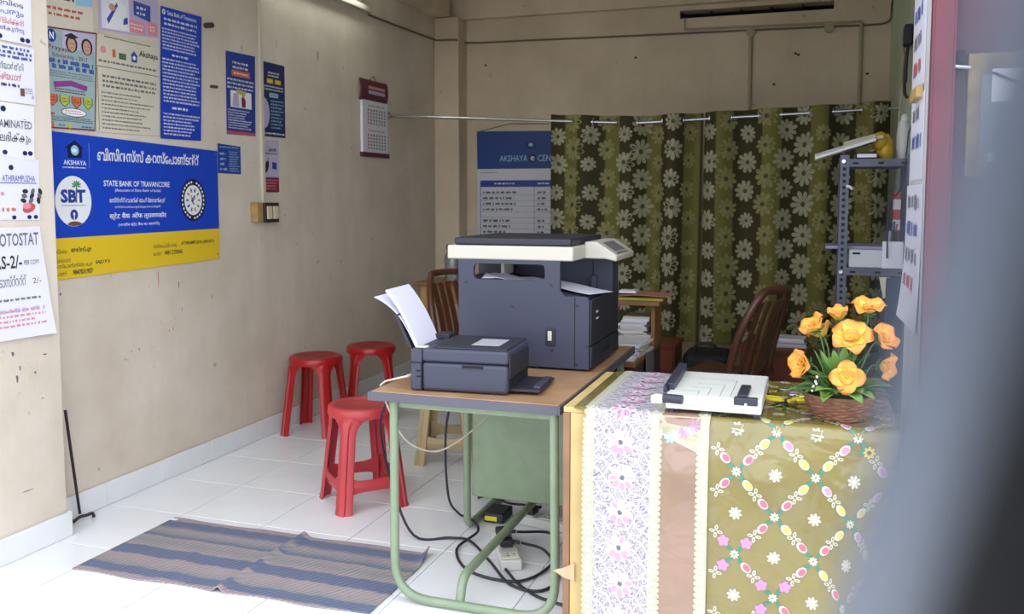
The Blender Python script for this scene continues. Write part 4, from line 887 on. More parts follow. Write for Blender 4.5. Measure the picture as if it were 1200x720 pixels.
for i in range(12):
    x, q = -.545 + .004 * math.sin(i * 2), .045 + i * .107
    for k in range(8):
        a = 2 * pi * k / 8 + i; rell(x + .025 * math.cos(a), q + .025 * math.sin(a), .018, .013, M_lacew, .0028 + .00005 * k, a)
        if k % 2 or i < 6: rell(x + .027 * math.cos(a), q + .027 * math.sin(a), .012, .0028 if k % 3 else .007, M_mag if i < 6 else M_lp, .0036, a)
    for k in range(3): a = pi / 2 + (k - 1) * .8; rell(x + .027 * math.cos(a), q + .027 * math.sin(a), .013, .009, M_lp, .0038, a)
    rell(x, q, .0065, .0065, M_grey, .0044, 0)
lw.build('lace_pattern', lb_)['kind'] = 'stuff'
lw = MB()
for x, q, m in ((-.40, .66, M_lblue), (-.385, .65, M_w), (-.36, .64, M_lil), (-.345, .63, M_w), (-.33, .62, M_lil)):
    for k in range(6): a = 2 * pi * k / 6; rell(x + .009 * math.cos(a), q + .009 * math.sin(a), .009, .005, m, .0014, a)
lw.build('flower_print', pn)['kind'] = 'stuff'
fl = MB(); fl.grid(lambda u, v: ru(-.434 + .122 * u, .60 + (.045 + .05 * u) * v, .0009), 10, 6, plastic('clear_plastic_flap', (176, 164, 138), .15), thick=-.0006); fp = fl.build('plastic_flap', rn)
fl = MB(); fl.grid(lambda u, v: ru(-.434 + .122 * u, .643 + .05 * u + .005 * v, .0016), 10, 1, M_lacew, thick=-.0006); fl.build('flap_hem', fp)

# ------------------------------------------------------------------ paper cutter
M_pcw = mat('cutter_board', (218, 218, 214), .4); M_pcb = mat('cutter_black', (48, 48, 62), .45)
pc = thing('paper_cutter', (-.28, 2.83, .7615), 'off white guillotine paper cutter with black arm on the counter', 'paper cutter')
b = MB(); b.box(-.420, -.145, 2.632, 3.01, .775, .818, M_pcw); bd = b.build('base_board', pc, bevel=.004)
p = Print(lambda a, b_, h: (a, b_, .818 + h), .0004)
for q in (((-.385, 2.70), (-.33, 2.70)), ((-.33, 2.66), (-.33, 2.70)), ((-.36, 2.76), (-.30, 2.76)), ((-.30, 2.66), (-.30, 2.76)), ((-.35, 2.82), (-.265, 2.82)), ((-.265, 2.66), (-.265, 2.82)), ((-.36, 2.9), (-.235, 2.9)), ((-.235, 2.66), (-.235, 2.9))):
    (x0, y0), (x1, y1) = q; p.rect(min(x0, x1) - .0008, min(y0, y1) - .0008, max(x0, x1) + .0008, max(y0, y1) + .0008, M_grey)
p.build('guide_lines', bd)['kind'] = 'stuff'
for x in (-.405, -.16):
    for yy in (2.65, 2.99): b = MB(); b.lathe([(.010, 0), (.011, .014)], (x, yy, .7615), M_pcb, 10); b.build('rubber_foot', pc)
b = MB(); b.prism([(2.66, .815), (2.66, .835), (2.98, .852), (3.01, .84), (3.01, .80)], 'x', -.432, -.424, M_pcb); b.build('cutting_arm', pc, bevel=.002)
b = MB(); b.prism([(2.70, .81), (2.70, .838), (2.97, .853), (2.985, .83)], 'x', -.424, -.405, M_pcb); b.build('blade_guard', pc, bevel=.003)
b = MB(); b.tube([(-.425, 2.625, .808), (-.368, 2.617, .808)], .0135, M_pcb, 16); b.build('arm_handle', pc)
b = MB(); b.prism([(-.462, .79), (-.43, .79), (-.425, .80), (-.425, .815), (-.445, .818), (-.462, .812)], 'y', 2.622, 2.634, M_paper); b.build('handle_bracket', pc, bevel=.002)
b = MB(); b.box(-.215, -.185, 2.65, 2.80, .818, .828, M_pcb); b.build('paper_guide', pc, bevel=.003)
b = MB(); b.box(-.222, -.155, 2.622, 2.645, .802, .824, M_pcb); sg_ = b.build('guide_clamp', pc, bevel=.003)
b = MB(); b.tube([(-.188, 2.618, .806), (-.188, 2.624, .806)], .004, M_paper, 8); b.build('screw', sg_)

# ------------------------------------------------------------------ scissors and key chain
M_sy = mat('yellow_plastic', (226, 208, 40), .35)
sc = thing('scissors', (-.085, 2.84, .7625), 'open scissors with yellow handles beside the flower basket', 'scissors')
def loop_pts(cx_, cy_, ra, rb, rot, z): return [(cx_ + ra * math.cos(t) * math.cos(rot) - rb * math.sin(t) * math.sin(rot), cy_ + ra * math.cos(t) * math.sin(rot) + rb * math.sin(t) * math.cos(rot), z) for t in [2 * pi * i / 16 for i in range(16)]]
for (hx, hy, ro, z) in ((-.125, 2.895, -.5, .770), (-.035, 2.895, .55, .774)):
    h_ = MB(); h_.tube(loop_pts(hx, hy, .032, .018, ro, z), .0055, M_sy, 8, closed=True); h_.tube([(hx + (-.085 - hx) * .35, hy + (2.845 - hy) * .35, z), (-.085 + (hx + .085) * .15, 2.85, z)], .006, M_sy, 8); h_.build('handle', sc)
for sg, z in ((1, .768), (-1, .7715)):
    h_ = MB(); h_.add([(-.085 - sg * .012, 2.86, z), (-.085 + sg * .004, 2.865, z), (-.085 + sg * .045, 2.775, z), (-.085 + sg * .03, 2.785, z)] + [(-.085 - sg * .012, 2.86, z + .002), (-.085 + sg * .004, 2.865, z + .002), (-.085 + sg * .045, 2.775, z + .002), (-.085 + sg * .03, 2.785, z + .002)], [(0, 1, 2, 3), (7, 6, 5, 4), (0, 4, 5, 1), (1, 5, 6, 2), (2, 6, 7, 3), (3, 7, 4, 0)], mat('scissor_steel', (70, 72, 80), .3, metal=.8)); h_.build('blade', sc)
kc = thing('chain', (-.06, 2.98, .7625), 'small coil of silver chain behind the scissors', 'chain')
for i in range(12):
    a = i * .62; cx_, cy_ = -.07 + i * .0085, 2.985 + .008 * math.sin(i * 1.3); k = MB(); k.tube(loop_pts(cx_, cy_, .008, .005, a, .767), .0018, M_steel, 5, closed=True); k.build('link', kc)

# ------------------------------------------------------------------ flower basket
fb = thing('flower_basket', (.066, 2.75, .7625), 'brown wicker basket of orange artificial flowers on the counter', 'flower basket')
M_wick = mat('brown_wicker', (128, 84, 62), .55, var=.35, vscale=40); M_po = mat('petal_orange', (232, 162, 70), .5, var=.2, vscale=30, col2=(222, 138, 52)); M_py = mat('petal_yellow', (236, 190, 70), .5, var=.15, vscale=60); M_pd = mat('petal_edge', (218, 132, 56), .5); M_lf = mat('leaf_green', (122, 164, 78), .45, var=.2, vscale=20); M_lf2 = mat('leaf_dark_green', (60, 106, 60), .45, var=.2, vscale=20); M_stm = mat('stem_green', (84, 120, 76), .6)
bk = MB()
for k in range(8):
    z = .766 + k * .0078; R0 = .072 + .022 * (k / 7) ** .8
    bk.tube([(.066 + (R0 + .0025 * math.sin(12 * t + pi * k)) * math.cos(t), 2.75 + (R0 + .0025 * math.sin(12 * t + pi * k)) * math.sin(t), z + .002 * math.sin(6 * t + k)) for t in [2 * pi * i / 48 for i in range(48)]], .0048, M_wick, 6, closed=True)
basket = bk.build('basket', fb)
bk = MB(); bk.tube([(.066 + .096 * math.cos(t), 2.75 + .096 * math.sin(t), .829 + .002 * math.sin(30 * t)) for t in [2 * pi * i / 60 for i in range(60)]], .0062, M_wick, 6, closed=True); bk.build('rim', basket)
bk = MB(); bk.lathe([(.066, .763), (.085, .825), (0, .826)], (.066, 2.75, 0), mat('dark_moss', (44, 60, 48), .9), 20); bk.build('filling', fb)
def petal(L_, W_, cup, curlb, spread):
    """rows of points from base to tip in local axes: x out, y side, z up along flower axis"""
    rows = []
    for j in range(7):
        t = j / 6; wd = W_ * (math.sin(pi * min(1, .12 + .80 * t)) ** .75) * (1 if j < 6 else .55)
        r = L_ * t; out = r * math.cos(spread) ; up_ = r * math.sin(spread) - curlb * max(0, t - .6) ** 2 * L_ * 3
        rows.append([(out - cup * (abs(u) ** 2) * 0, u * wd, up_ + cup * wd * u * u * 1.2) for u in (-1, -.5, 0, .5, 1)])
    return rows
def add_flower(c, axis, size, npet, spread, stem_to, inner=True):
    c = Vector(c); ax = Vector(axis).normalized(); rot = ax.to_track_quat('Z', 'Y').to_matrix()
    fm = bpy.data.objects.new('flower', None)
    first = None
    layers = [(npet, size, spread, 0)] + ([(4, size * .55, min(1.35, spread + .55), .5)] if inner else [])
    allm = MB(); 
    root = None
    core = MB(); core.ball(c + ax * size * .10, size * .13, size * .13, size * .13, M_po, 8, 6); root = core.build('flower', fb)
    for (n, L_, sp_, off) in layers:
        for k in range(n):
            a = 2 * pi * (k + off) / n + random.uniform(-.1, .1); R3 = Matrix.Rotation(a, 3, 'Z'); rows = petal(L_, L_ * .50, .35, .55, sp_ + random.uniform(-.12, .12))
            m = MB(); V = [c + rot @ (R3 @ Vector(p)) for r in rows for p in r]; B_ = [v - ax * .0012 for v in V]
            n_ = len(V)
            for j in range(6):
                mm = M_py if j < 3 else (M_po if j < 5 else M_pd)
                for i in range(4):
                    q = (j * 5 + i, j * 5 + i + 1, j * 5 + 6 + i, j * 5 + 5 + i); m.add([V[z] for z in q], [(0, 1, 2, 3)], mm, True)
            # weld rows so the shading is smooth
            me_o = m.build('petal', root); bm = bmesh.new(); bm.from_mesh(me_o.data); bmesh.ops.remove_doubles(bm, verts=bm.verts[:], dist=1e-5); bm.to_mesh(me_o.data); bm.free()
            so = me_o.modifiers.new('thick', 'SOLIDIFY'); so.thickness = .0012
    for k in range(5):   # sepals
        a = 2 * pi * k / 5; d = rot @ Vector((math.cos(a), math.sin(a), -.2)); s_ = rot @ Vector((-math.sin(a), math.cos(a), 0)); q = c - ax * size * .06
        m = MB(); m.add([q, q + d * size * .22 + s_ * size * .1, q + d * size * .42 + ax * size * .1, q + d * size * .22 - s_ * size * .1], [(0, 1, 2, 3)], M_lf2); so = m.build('sepal', root); mo = so.modifiers.new('thick', 'SOLIDIFY'); mo.thickness = .001
    st = MB(); st.tube(smoothpath([c - ax * size * .05, c - ax * size * .5 + Vector((0, 0, -.01)), (c + Vector(stem_to)) / 2 - Vector((0, 0, .01)), stem_to], 4), .0024, M_stm, 6); st.build('stem', fb)
random.seed(5)
SB = (.066, 2.75, .82)
for c, ax, sz, n, sp_ in [((.084, 2.655, .898), (0.02, -1, .15), .052, 4, .25), ((.0, 2.71, 1.020), (-.6, -.35, .9), .056, 5, .75), ((.06, 2.76, 1.045), (-.1, -.3, 1), .05, 5, .95), ((.138, 2.735, 1.072), (.1, -.35, 1), .06, 5, .65), ((.094, 2.69, 1.000), (0, -.75, .75), .064, 5, .35), ((.168, 2.71, .998), (.75, -.45, .5), .058, 5, .7), ((-.022, 2.70, .920), (-.75, -.55, .1), .062, 5, .75), ((.172, 2.72, .925), (.8, -.4, -.05), .055, 5, .75), ((.115, 2.80, .985), (.2, .3, 1), .055, 5, .7), ((.02, 2.82, .985), (-.5, .4, .8), .055, 5, .7)]:
    add_flower(c, ax, sz, n, sp_, SB)
def leaf(base, tip, wd, m, droop=.02):
    base, tip = Vector(base), Vector(tip); d = tip - base; sd = d.cross(Vector((0, 0, 1))).normalized(); up_ = sd.cross(d).normalized(); b_ = MB(); V = []; n = 7
    for i in range(n + 1):
        t = i / n; q = base + d * t + Vector((0, 0, -droop * (t * t) + droop * t * .9)); w_ = wd * math.sin(pi * (.06 + .94 * t)) ** .8 * (1 - .3 * t)
        V += [q - sd * w_ + up_ * w_ * .35, q, q + sd * w_ + up_ * w_ * .35]
    b_.add(V, [(3 * i + k, 3 * i + 3 + k, 3 * i + 4 + k, 3 * i + 1 + k) for i in range(n) for k in (0, 1)], m, True); o_ = b_.build('leaf', fb); mo = o_.modifiers.new('thick', 'SOLIDIFY'); mo.thickness = .0012
for i in range(26):
    a = 2 * pi * i / 26 + random.uniform(-.1, .1); r0 = .05; r1 = random.uniform(.12, .165); z1 = random.uniform(.825, .875)
    leaf((.066 + r0 * math.cos(a), 2.75 + r0 * math.sin(a), .838), (.066 + r1 * math.cos(a + random.uniform(-.3, .3)), 2.75 + r1 * math.sin(a), z1), random.uniform(.02, .027), (M_lf, M_lf2)[i % 4 == 0], .035)
for i in range(30):
    a = random.uniform(0, 2 * pi); r1 = random.uniform(.05, .125); z1 = random.uniform(.86, .98)
    leaf((.066 + .03 * math.cos(a), 2.75 + .03 * math.sin(a), .85 + random.uniform(0, .05)), (.066 + r1 * math.cos(a), 2.75 + r1 * math.sin(a), z1), random.uniform(.014, .021), (M_lf, M_lf2)[i % 3 == 0], .015)
for (x, y_, z) in ((-.005, 2.655, .865), (.0, 2.65, .88), (.004, 2.655, .893), (-.008, 2.66, .852), (.003, 2.66, .872)):
    b = MB(); b.ball((x, y_, z), .0038, .0038, .0038, M_paper, 8, 5); b.build('bead', fb)

# ------------------------------------------------------------------ rug
def rug_mat():
    m = bpy.data.materials.new('woven_rug'); m.use_nodes = True; nt = m.node_tree; b = nt.nodes['Principled BSDF']; N = nt.nodes.new; L = nt.links.new
    tc = N('ShaderNodeTexCoord'); sx = N('ShaderNodeSeparateXYZ'); L(tc.outputs['Object'], sx.inputs[0])
    r = N('ShaderNodeMapRange'); r.inputs[1].default_value = -.29; r.inputs[2].default_value = .29; L(sx.outputs[1], r.inputs[0])
    nz = N('ShaderNodeTexNoise'); nz.inputs['Scale'].default_value = 30; L(tc.outputs['Object'], nz.inputs[0])
    ad = N('ShaderNodeMath'); ad.operation = 'MULTIPLY_ADD'; ad.inputs[1].default_value = .04; L(nz.outputs[0], ad.inputs[0]); L(r.outputs[0], ad.inputs[2])
    cr = N('ShaderNodeValToRGB'); cr.color_ramp.interpolation = 'LINEAR'; E_ = cr.color_ramp.elements
    P_, G_, B_ = (182, 166, 166), (160, 160, 160), (122, 130, 156)
    stops = [(0, P_), (.07, P_), (.09, B_), (.17, B_), (.19, G_), (.27, P_), (.34, P_), (.36, B_), (.48, B_), (.50, P_), (.58, G_), (.66, P_), (.68, B_), (.74, G_), (.80, P_), (.86, B_), (.94, B_), (.96, P_)]
    while len(E_) < len(stops): E_.new(.5)
    for e, (q, c) in zip(E_, stops): e.position = q; e.color = (*lin(c), 1)
    L(ad.outputs[0], cr.inputs[0])
    mp = N('ShaderNodeMapping'); mp.inputs['Rotation'].default_value = (0, 0, .5); L(tc.outputs['Object'], mp.inputs[0])
    wv = N('ShaderNodeTexWave'); wv.inputs['Scale'].default_value = 15; wv.inputs['Distortion'].default_value = 1.5; L(mp.outputs[0], wv.inputs[0])
    wv2 = N('ShaderNodeTexWave'); wv2.bands_direction = 'Y'; wv2.inputs['Scale'].default_value = 34; wv2.inputs['Distortion'].default_value = .6; L(tc.outputs['Object'], wv2.inputs[0])
    mu = N('ShaderNodeMath'); mu.operation = 'MULTIPLY'; L(wv.outputs[0], mu.inputs[0]); L(wv2.outputs[0], mu.inputs[1])
    mx = N('ShaderNodeMix'); mx.data_type = 'RGBA'; mx.blend_type = 'MULTIPLY'; rr = N('ShaderNodeMapRange'); rr.inputs[3].default_value = .55; rr.inputs[4].default_value = 0; L(mu.outputs[0], rr.inputs[0]); L(rr.outputs[0], mx.inputs[0]); L(cr.outputs[0], mx.inputs[6]); mx.inputs[7].default_value = (.4, .4, .45, 1)
    L(mx.outputs[2], b.inputs['Base Color']); b.inputs['Roughness'].default_value = .95; b.inputs['Specular IOR Level'].default_value = .1
    bp = N('ShaderNodeBump'); bp.inputs['Strength'].default_value = .8; bp.inputs['Distance'].default_value = .004; L(mu.outputs[0], bp.inputs['Height']); L(bp.outputs[0], b.inputs['Normal'])
    return m
M_rug = rug_mat()
def rugf(u, v):
    x = -2.635 + 1.235 * u; yy = (2.566 + .030 * u) * (1 - v) + 3.135 * v
    yy += .006 * math.sin(u * 21) * (1 - v) + .005 * math.sin(u * 17 + 1) * v
    f_ = math.exp(-((x + 1.99 - .01 * v) / .018) ** 2); z = .006 + .020 * f_ + .004 * math.exp(-((x + 2.25 + .1 * v) / .03) ** 2) * (1 - v) + .0015 * math.sin(u * 40) * math.sin(v * 13)
    e = max(0, u - .965) / .035 * max(0, v - .75) / .25; z += .03 * e
    return (x + .03 * max(0, u - .9) * (v - .5) - .02 * e, yy, z)
b = MB(); b.grid(rugf, 150, 50, M_rug, thick=.005); rg = tag(b.build('rug'), 'woven floor rug in blue, pink and grey stripes', 'rug')
b = MB(); b.box(-2.632, -2.60, 3.10, 3.118, .0085, .0095, M_paper); b.build('care_tag', rg)

# ------------------------------------------------------------------ power strips and cables under the table
M_blk = mat('black_rubber', (34, 34, 44), .5); M_strip = mat('strip_white', (206, 204, 200), .5)
def power_strip(cx_, cy_, an, ln, label):
    mxm = Matrix.Translation((cx_, cy_, 0)) @ Matrix.Rotation(math.radians(an), 4, 'Z'); r = thing('power_strip', (cx_, cy_, 0), label, 'power strip')
    def pb(x0, x1, y0, y1, z0, z1, m, name, par, bv=.003): b = MB(); b.box(x0, x1, y0, y1, z0, z1, m, mxm); return b.build(name, par, bevel=bv)
    bd = pb(-ln / 2, ln / 2, -.04, .04, .001, .042, M_strip, 'body', r, .005)
    n = int(ln / .085)
    for i in range(n):
        x = -ln / 2 + .05 + i * (ln - .1) / max(1, n - 1); s_ = pb(x - .03, x + .03, -.032, .032, .042, .046, mat('socket_ivory', (226, 222, 212), .4), 'socket', r, .002)
        for dx, dy in ((0, .016), (-.011, -.008), (.011, -.008)):
            h_ = MB(); h_.tube([mxm @ Vector((x + dx, dy, .0458)), mxm @ Vector((x + dx, dy, .0466))], .004, M_hole, 8); h_.build('socket_hole', s_)
    return r, mxm
r1, m1 = power_strip(-1.135, 3.235, -63, .33, 'white power strip with two black plugs beneath the table')
r2, m2 = power_strip(-1.02, 3.56, -12, .36, 'white power strip farther back, partly hidden by the right leg')
def plug(mxm, x, lb):
    t = thing('power_plug', mxm @ Vector((x, 0, .047)), lb, 'plug', 'black plugs')
    b = MB(); b.box(x - .022, x + .022, -.03, .024, .047, .077, M_blk, mxm); b.build('plug_body', t, bevel=.007)
    b = MB(); b.tube([mxm @ Vector((x, .024, .062)), mxm @ Vector((x + .01, .05, .06))], .008, M_blk, 8); b.build('strain_relief', t)
    return mxm @ Vector((x + .012, .055, .06))
q1 = plug(m1, -.085, 'black plug in the farther socket of the nearer power strip'); q2 = plug(m1, .03, 'black plug in the nearer socket of the nearer power strip'); q3 = plug(m2, -.12, 'black plug in the power strip farther back')
def cable(pts, lb, r=.0055, m=M_blk, cat='cable'):
    b = MB(); b.tube(smoothpath(pts, 6), r, m, 7); return tag(b.build('power_cable'), lb, cat)
cable([q1, (-1.0, 3.42, .03), (-.93, 3.2, .012), (-1.0, 3.0, .008), (-1.2, 3.02, .008), (-1.33, 3.2, .008), (-1.30, 3.36, .03), (-1.375, 3.45, .046), (-1.45, 3.52, .03), (-1.52, 3.56, .1), (-1.55, 3.62, .4), (-1.48, 3.66, .66), (-1.465, 3.66, .72)], 'black cable looping round the near power strip and up behind the table')
cable([q2, (-.98, 3.25, .03), (-.88, 3.1, .008), (-.90, 2.95, .008), (-1.02, 2.96, .009), (-1.15, 3.1, .02), (-1.30, 3.27, .02), (-1.40, 3.3, .01), (-1.54, 3.25, .02), (-1.66, 3.3, .2), (-1.66, 3.2, .5), (-1.50, 3.08, .70), (-1.475, 3.05, .72)], 'black cable hanging in a long curve left of the green panel')
cable([(-1.08, 3.075, .012), (-1.0, 2.98, .009), (-.9, 2.9, .008), (-.78, 2.86, .008), (-.745, 2.84, .008)], 'short black cable leading from the power strip to the counter')
cable([q3, (-1.2, 3.72, .03), (-1.3, 3.72, .03), (-1.375, 3.76, .046), (-1.47, 3.8, .008)], 'black cable of the power strip farther back')
cable([(-1.345, 2.80, .78), (-1.40, 2.80, .765), (-1.45, 2.82, .745), (-1.475, 2.86, .70), (-1.46, 3.0, .5), (-1.40, 3.12, .42), (-1.33, 3.2, .44), (-1.25, 3.35, .52), (-1.24, 3.41, .6), (-1.24, 3.41, .67)], 'thin white cable drooping below the table top', .0035, mat('cable_white', (214, 206, 190), .5))
ad = thing('power_adapter', (-1.30, 3.60, 0), 'black power adapter with a yellow label under the panel', 'adapter')
b = MB(); b.box(-1.345, -1.25, 3.53, 3.66, .001, .045, M_blk); b.build('body', ad, bevel=.008); b = MB(); b.box(-1.335, -1.28, 3.528, 3.5299, .012, .032, M_sy); b.build('label', ad)

# ------------------------------------------------------------------ slotted steel rack and what stands on it
M_rack = mat('grey_slotted_steel', (96, 98, 116), .45, metal=.3, var=.15, vscale=10); M_rackd = mat('dark_slot', (30, 32, 44), .8)
rk = thing('steel_rack', (.25, 4.7, 0), 'grey slotted angle steel rack in front of the right wall', 'rack')
for (x, yy, dx, dy) in ((.085, 4.5, 1, 1), (.415, 4.5, -1, 1), (.085, 4.9, 1, -1), (.415, 4.9, -1, -1)):
    b = MB(); b.box(min(x, x + dx * .04), max(x, x + dx * .04), min(yy, yy + dy * .003), max(yy, yy + dy * .003), 0, 1.6, M_rack); b.box(min(x, x + dx * .003), max(x, x + dx * .003), min(yy + dy * .003, yy + dy * .04), max(yy + dy * .003, yy + dy * .04), 0, 1.6, M_rack); po = b.build('post', rk)
    if yy == 4.5:
        for k in range(34):
            z = .6 + k * .029; h_ = MB(); h_.box(x + dx * .012, x + dx * .026, yy - .0006, yy + .0002, z, z + .014, M_rackd); h_.build('slot', po)
for z in (.35, 1.035, 1.545):
    b = MB(); b.box(.089, .411, 4.504, 4.896, z + .032, z + .036, M_rack); b.box(.089, .411, 4.504, 4.507, z, z + .032, M_rack); b.box(.089, .411, 4.893, 4.896, z, z + .032, M_rack); b.box(.089, .092, 4.507, 4.893, z, z + .032, M_rack); b.box(.408, .411, 4.507, 4.893, z, z + .032, M_rack); sh = b.build('shelf', rk)
    for x in (.14, .25, .35): h_ = MB(); h_.box(x, x + .025, 4.5033, 4.5042, z + .011, z + .021, M_rackd); h_.build('slot', sh)
for z in (1.57, 1.05): b = MB(); b.tube([(.1, 4.492, z), (.1, 4.501, z)], .009, M_steel, 8); b.build('bolt', rk)
b = MB(); b.tube(smoothpath([(.115, 4.49, 1.455), (.13, 4.485, 1.45), (.14, 4.487, 1.44)]), .007, M_paper, 6); tag(b.build('cord_knot'), 'knot of white cord tied to the rack post', 'cord')
zt = 1.5815
b = MB(); b.grid(lambda u, v: (-.03 + .265 * u, 4.56 + .22 * v - .05 * u, zt + .004 + .09 * u + .018 * math.sin(v * pi) + .01 * (1 - u)), 8, 8, M_paper, thick=.012); rp = tag(b.build('paper_roll'), 'floppy bundle of white printed papers sliding off the rack top', 'papers')
b = MB(); b.grid(lambda u, v: (.10 + .17 * u, 4.55 + .06 * v, zt + .055 + .045 * u + .03 * v), 4, 3, M_cream, thick=.002); b.build('printed_page', rp)
b = MB(); b.box(.155, .245, 4.51, 4.62, zt, zt + .028, M_dnavy); bx_ = tag(b.build('notebook', bevel=.003), 'thick dark notebook lying on the rack top', 'notebook'); b = MB(); b.box(.158, .242, 4.5085, 4.5102, zt + .006, zt + .022, M_paper); b.build('page_edge', bx_)
def bag(c, rx, ry, h_, m, name, label, cat, seed):
    random.seed(seed); b = MB(); loops = []; n = 16
    for j in range(9):
        t = j / 8; r = (math.sin(pi * (.18 + .74 * t)) ** .6) * (1 - .25 * t); loops.append([(c[0] + rx * r * math.cos(2 * pi * i / n) * random.uniform(.92, 1.06), c[1] + ry * r * math.sin(2 * pi * i / n) * random.uniform(.92, 1.06), c[2] + h_ * t) for i in range(n)])
    b.loft(loops, m); return tag(b.build(name), label, cat)
M_bagy = mat('yellow_bag', (196, 160, 36), .4, var=.15, vscale=12); M_bagw = mat('white_bag', (206, 204, 204), .4, var=.1, vscale=12)
bg_ = bag((.285, 4.63, zt), .045, .055, .12, M_bagy, 'plastic_bag', 'crumpled mustard yellow plastic bag on the rack top', 'bag', 3)
b = MB(); b.ball((.262, 4.6, zt + .085), .035, .03, .045, M_bagy, 10, 7); b.build('bag_knot', bg_)
bg_ = bag((.366, 4.65, zt), .04, .06, .20, M_bagw, 'plastic_bag', 'upright white plastic bag on the rack top', 'bag', 4)
b = MB(); b.ball((.368, 4.64, zt + .19), .02, .025, .025, M_bagw, 10, 7); b.build('bag_knot', bg_)
zs = 1.0715
bx_ = thing('document_tray', (.2, 4.6, zs), 'white document tray on the middle rack shelf', 'tray')
b = MB(); b.box(.135, .33, 4.515, 4.80, zs, zs + .085, mat('tray_white', (196, 196, 206), .5)); b.build('body', bx_, bevel=.004)
b = MB(); b.box(.15, .185, 4.513, 4.5155, zs + .062, zs + .072, M_rackd); b.build('grip', bx_)
b = MB(); b.box(.28, .37, 4.5100, 4.5140, zs, zs + .125, M_paperw); tag(b.build('folded_card'), 'pale card standing before the document tray', 'card')
b = MB(); b.box(.03, .30, 4.545, 4.82, zs + .0855, zs + .10, mat('lilac_folder', (150, 142, 176), .5)); tag(b.build('file_folder', bevel=.002), 'lilac file folder on the document tray jutting past the post', 'folder')
pcup = thing('pen_cup', (.31, 4.62, zs + .10), 'steel cup of pens on the rack shelf', 'cup')
b = MB(); b.lathe([(.03, 0), (.032, .07), (.029, .07), (.027, .004), (0, .003)], (.325, 4.66, zs + .1005), mat('dull_steel', (110, 110, 116), .35, metal=.8), 18); b.build('cup', pcup)
for dx, dy, c, h_ in ((-.012, 0, M_black, .06), (.008, .008, M_ink_b, .075), (.012, -.01, M_ink_r, .055), (0, -.012, M_black, .065), (-.005, .012, M_navy, .08)): b = MB(); b.tube([(.325 + dx, 4.66 + dy, zs + .106), (.325 + dx * 2, 4.66 + dy * 2, zs + .17 + h_ * .6)], .005, c, 6); b.build('pen', pcup)
pk = thing('carton', (.37, 4.8, zs), 'narrow red and white carton standing at the back of the rack', 'carton'); b = MB(); b.box(.345, .375, 4.80, 4.87, zs, zs + .36, M_ink_r); b.build('body', pk, bevel=.002)
for z in (.05, .17, .27): b = MB(); b.box(.3445, .3755, 4.7992, 4.8712, zs + z, zs + z + .05, M_paper); b.build('white_band', pk)
b = MB(); b.grid(lambda u, v: (.27 + .05 * u + .02 * (1 - v), 4.525 - .01 * v, .93 + .10 * v), 3, 4, M_cream, thick=.002); tag(b.build('paper_slip'), 'cream paper slip hanging below the rack shelf', 'paper')
bc = thing('blue_locker', (.35, 4.72, 0), 'dark blue steel locker under the rack shelf', 'locker'); M_bl = mat('blue_enamel', (48, 66, 92), .4, var=.15)
b = MB(); b.box(.30, .405, 4.515, 4.88, .3865, 1.03, M_bl); b.build('body', bc, bevel=.004); b = MB(); b.box(.306, .400, 4.510, 4.5148, .40, 1.02, M_bl); d_ = b.build('door', bc, bevel=.002); b = MB(); b.tube([(.318, 4.505, .70), (.318, 4.505, .76)], .004, M_steel, 8); b.build('handle', d_)
b = MB(); b.tube(smoothpath([(.40, 4.49, 1.76), (.375, 4.485, 1.70), (.37, 4.49, 1.63), (.35, 4.49, 1.45), (.31, 4.49, 1.38), (.30, 4.49, 1.25), (.3, 4.495, 1.12)]), .004, M_blk, 6); tag(b.build('power_cable'), 'thin black cable hanging down the right end of the rack', 'cable')

# ------------------------------------------------------------------ moulded chairs
def make_chair(m):
    r = bpy.data.objects.new('plastic_chair', None); COL.objects.link(r); LOC[r] = Vector((0, 0, 0))
    b = MB(); b.grid(lambda u, v: (-.21 + .42 * u, -.22 + .44 * v, .43 + .02 * (2 * v - 1) ** 2 - .015 * math.sin(pi * u)), 8, 8, m, thick=.012); b.build('seat', r, local=True)
    def bx(z): t = (z - .42) / .5; return .20 + .10 * t + .05 * t * t
    for i in range(5):
        y = -.13 + .065 * i; b = MB(); b.loft([[(bx(z) + .03 * (abs(y) / .2) * -1 - .006, y - .019, z), (bx(z) - .03 * (abs(y) / .2) - .006, y + .019, z), (bx(z) - .03 * (abs(y) / .2) + .006, y + .019, z), (bx(z) - .03 * (abs(y) / .2) + .006, y - .019, z)] for z in (.42, .5, .6, .7, .8, .86)], m, True, False); b.build('back_slat', r, local=True)
    b = MB(); pts = []
    for k in range(25):
        a = pi * k / 24; y = -.225 * math.cos(a); z = .42 + .48 * min(1, (math.sin(a) * 1.25)) ** .6 + .02 * math.sin(a); pts.append((bx(z) - .04 * (abs(y) / .22), y, z))
    b.tube(pts, .022, m, 8); b.build('back_frame', r, local=True)
    for sx, sy in ((-1, -1), (-1, 1), (1, -1), (1, 1)):
        b = MB(); b.tube([(sx * .19, sy * .20, .43), (sx * .205, sy * .215, .25), (sx * .225, sy * .235, 0)], [.026, .022, .018], m, 8); b.build('leg', r, local=True)
    return r
M_chb = mat('brown_chair_plastic', (104, 62, 46), .3, var=.2, vscale=6)
ch = make_chair(M_chb); ch.location = (-.50, 5.02, 0); ch.rotation_euler.z = math.radians(-24); tag(ch, 'brown moulded plastic chair before the curtain', 'chair', 'brown moulded chairs')
ch2 = copy_tree(ch); ch2.location = (-1.98, 5.2, 0); ch2.rotation_euler.z = math.radians(180 - 24); tag(ch2, 'brown moulded plastic chair between the far desk and the copier', 'chair', 'brown moulded chairs')

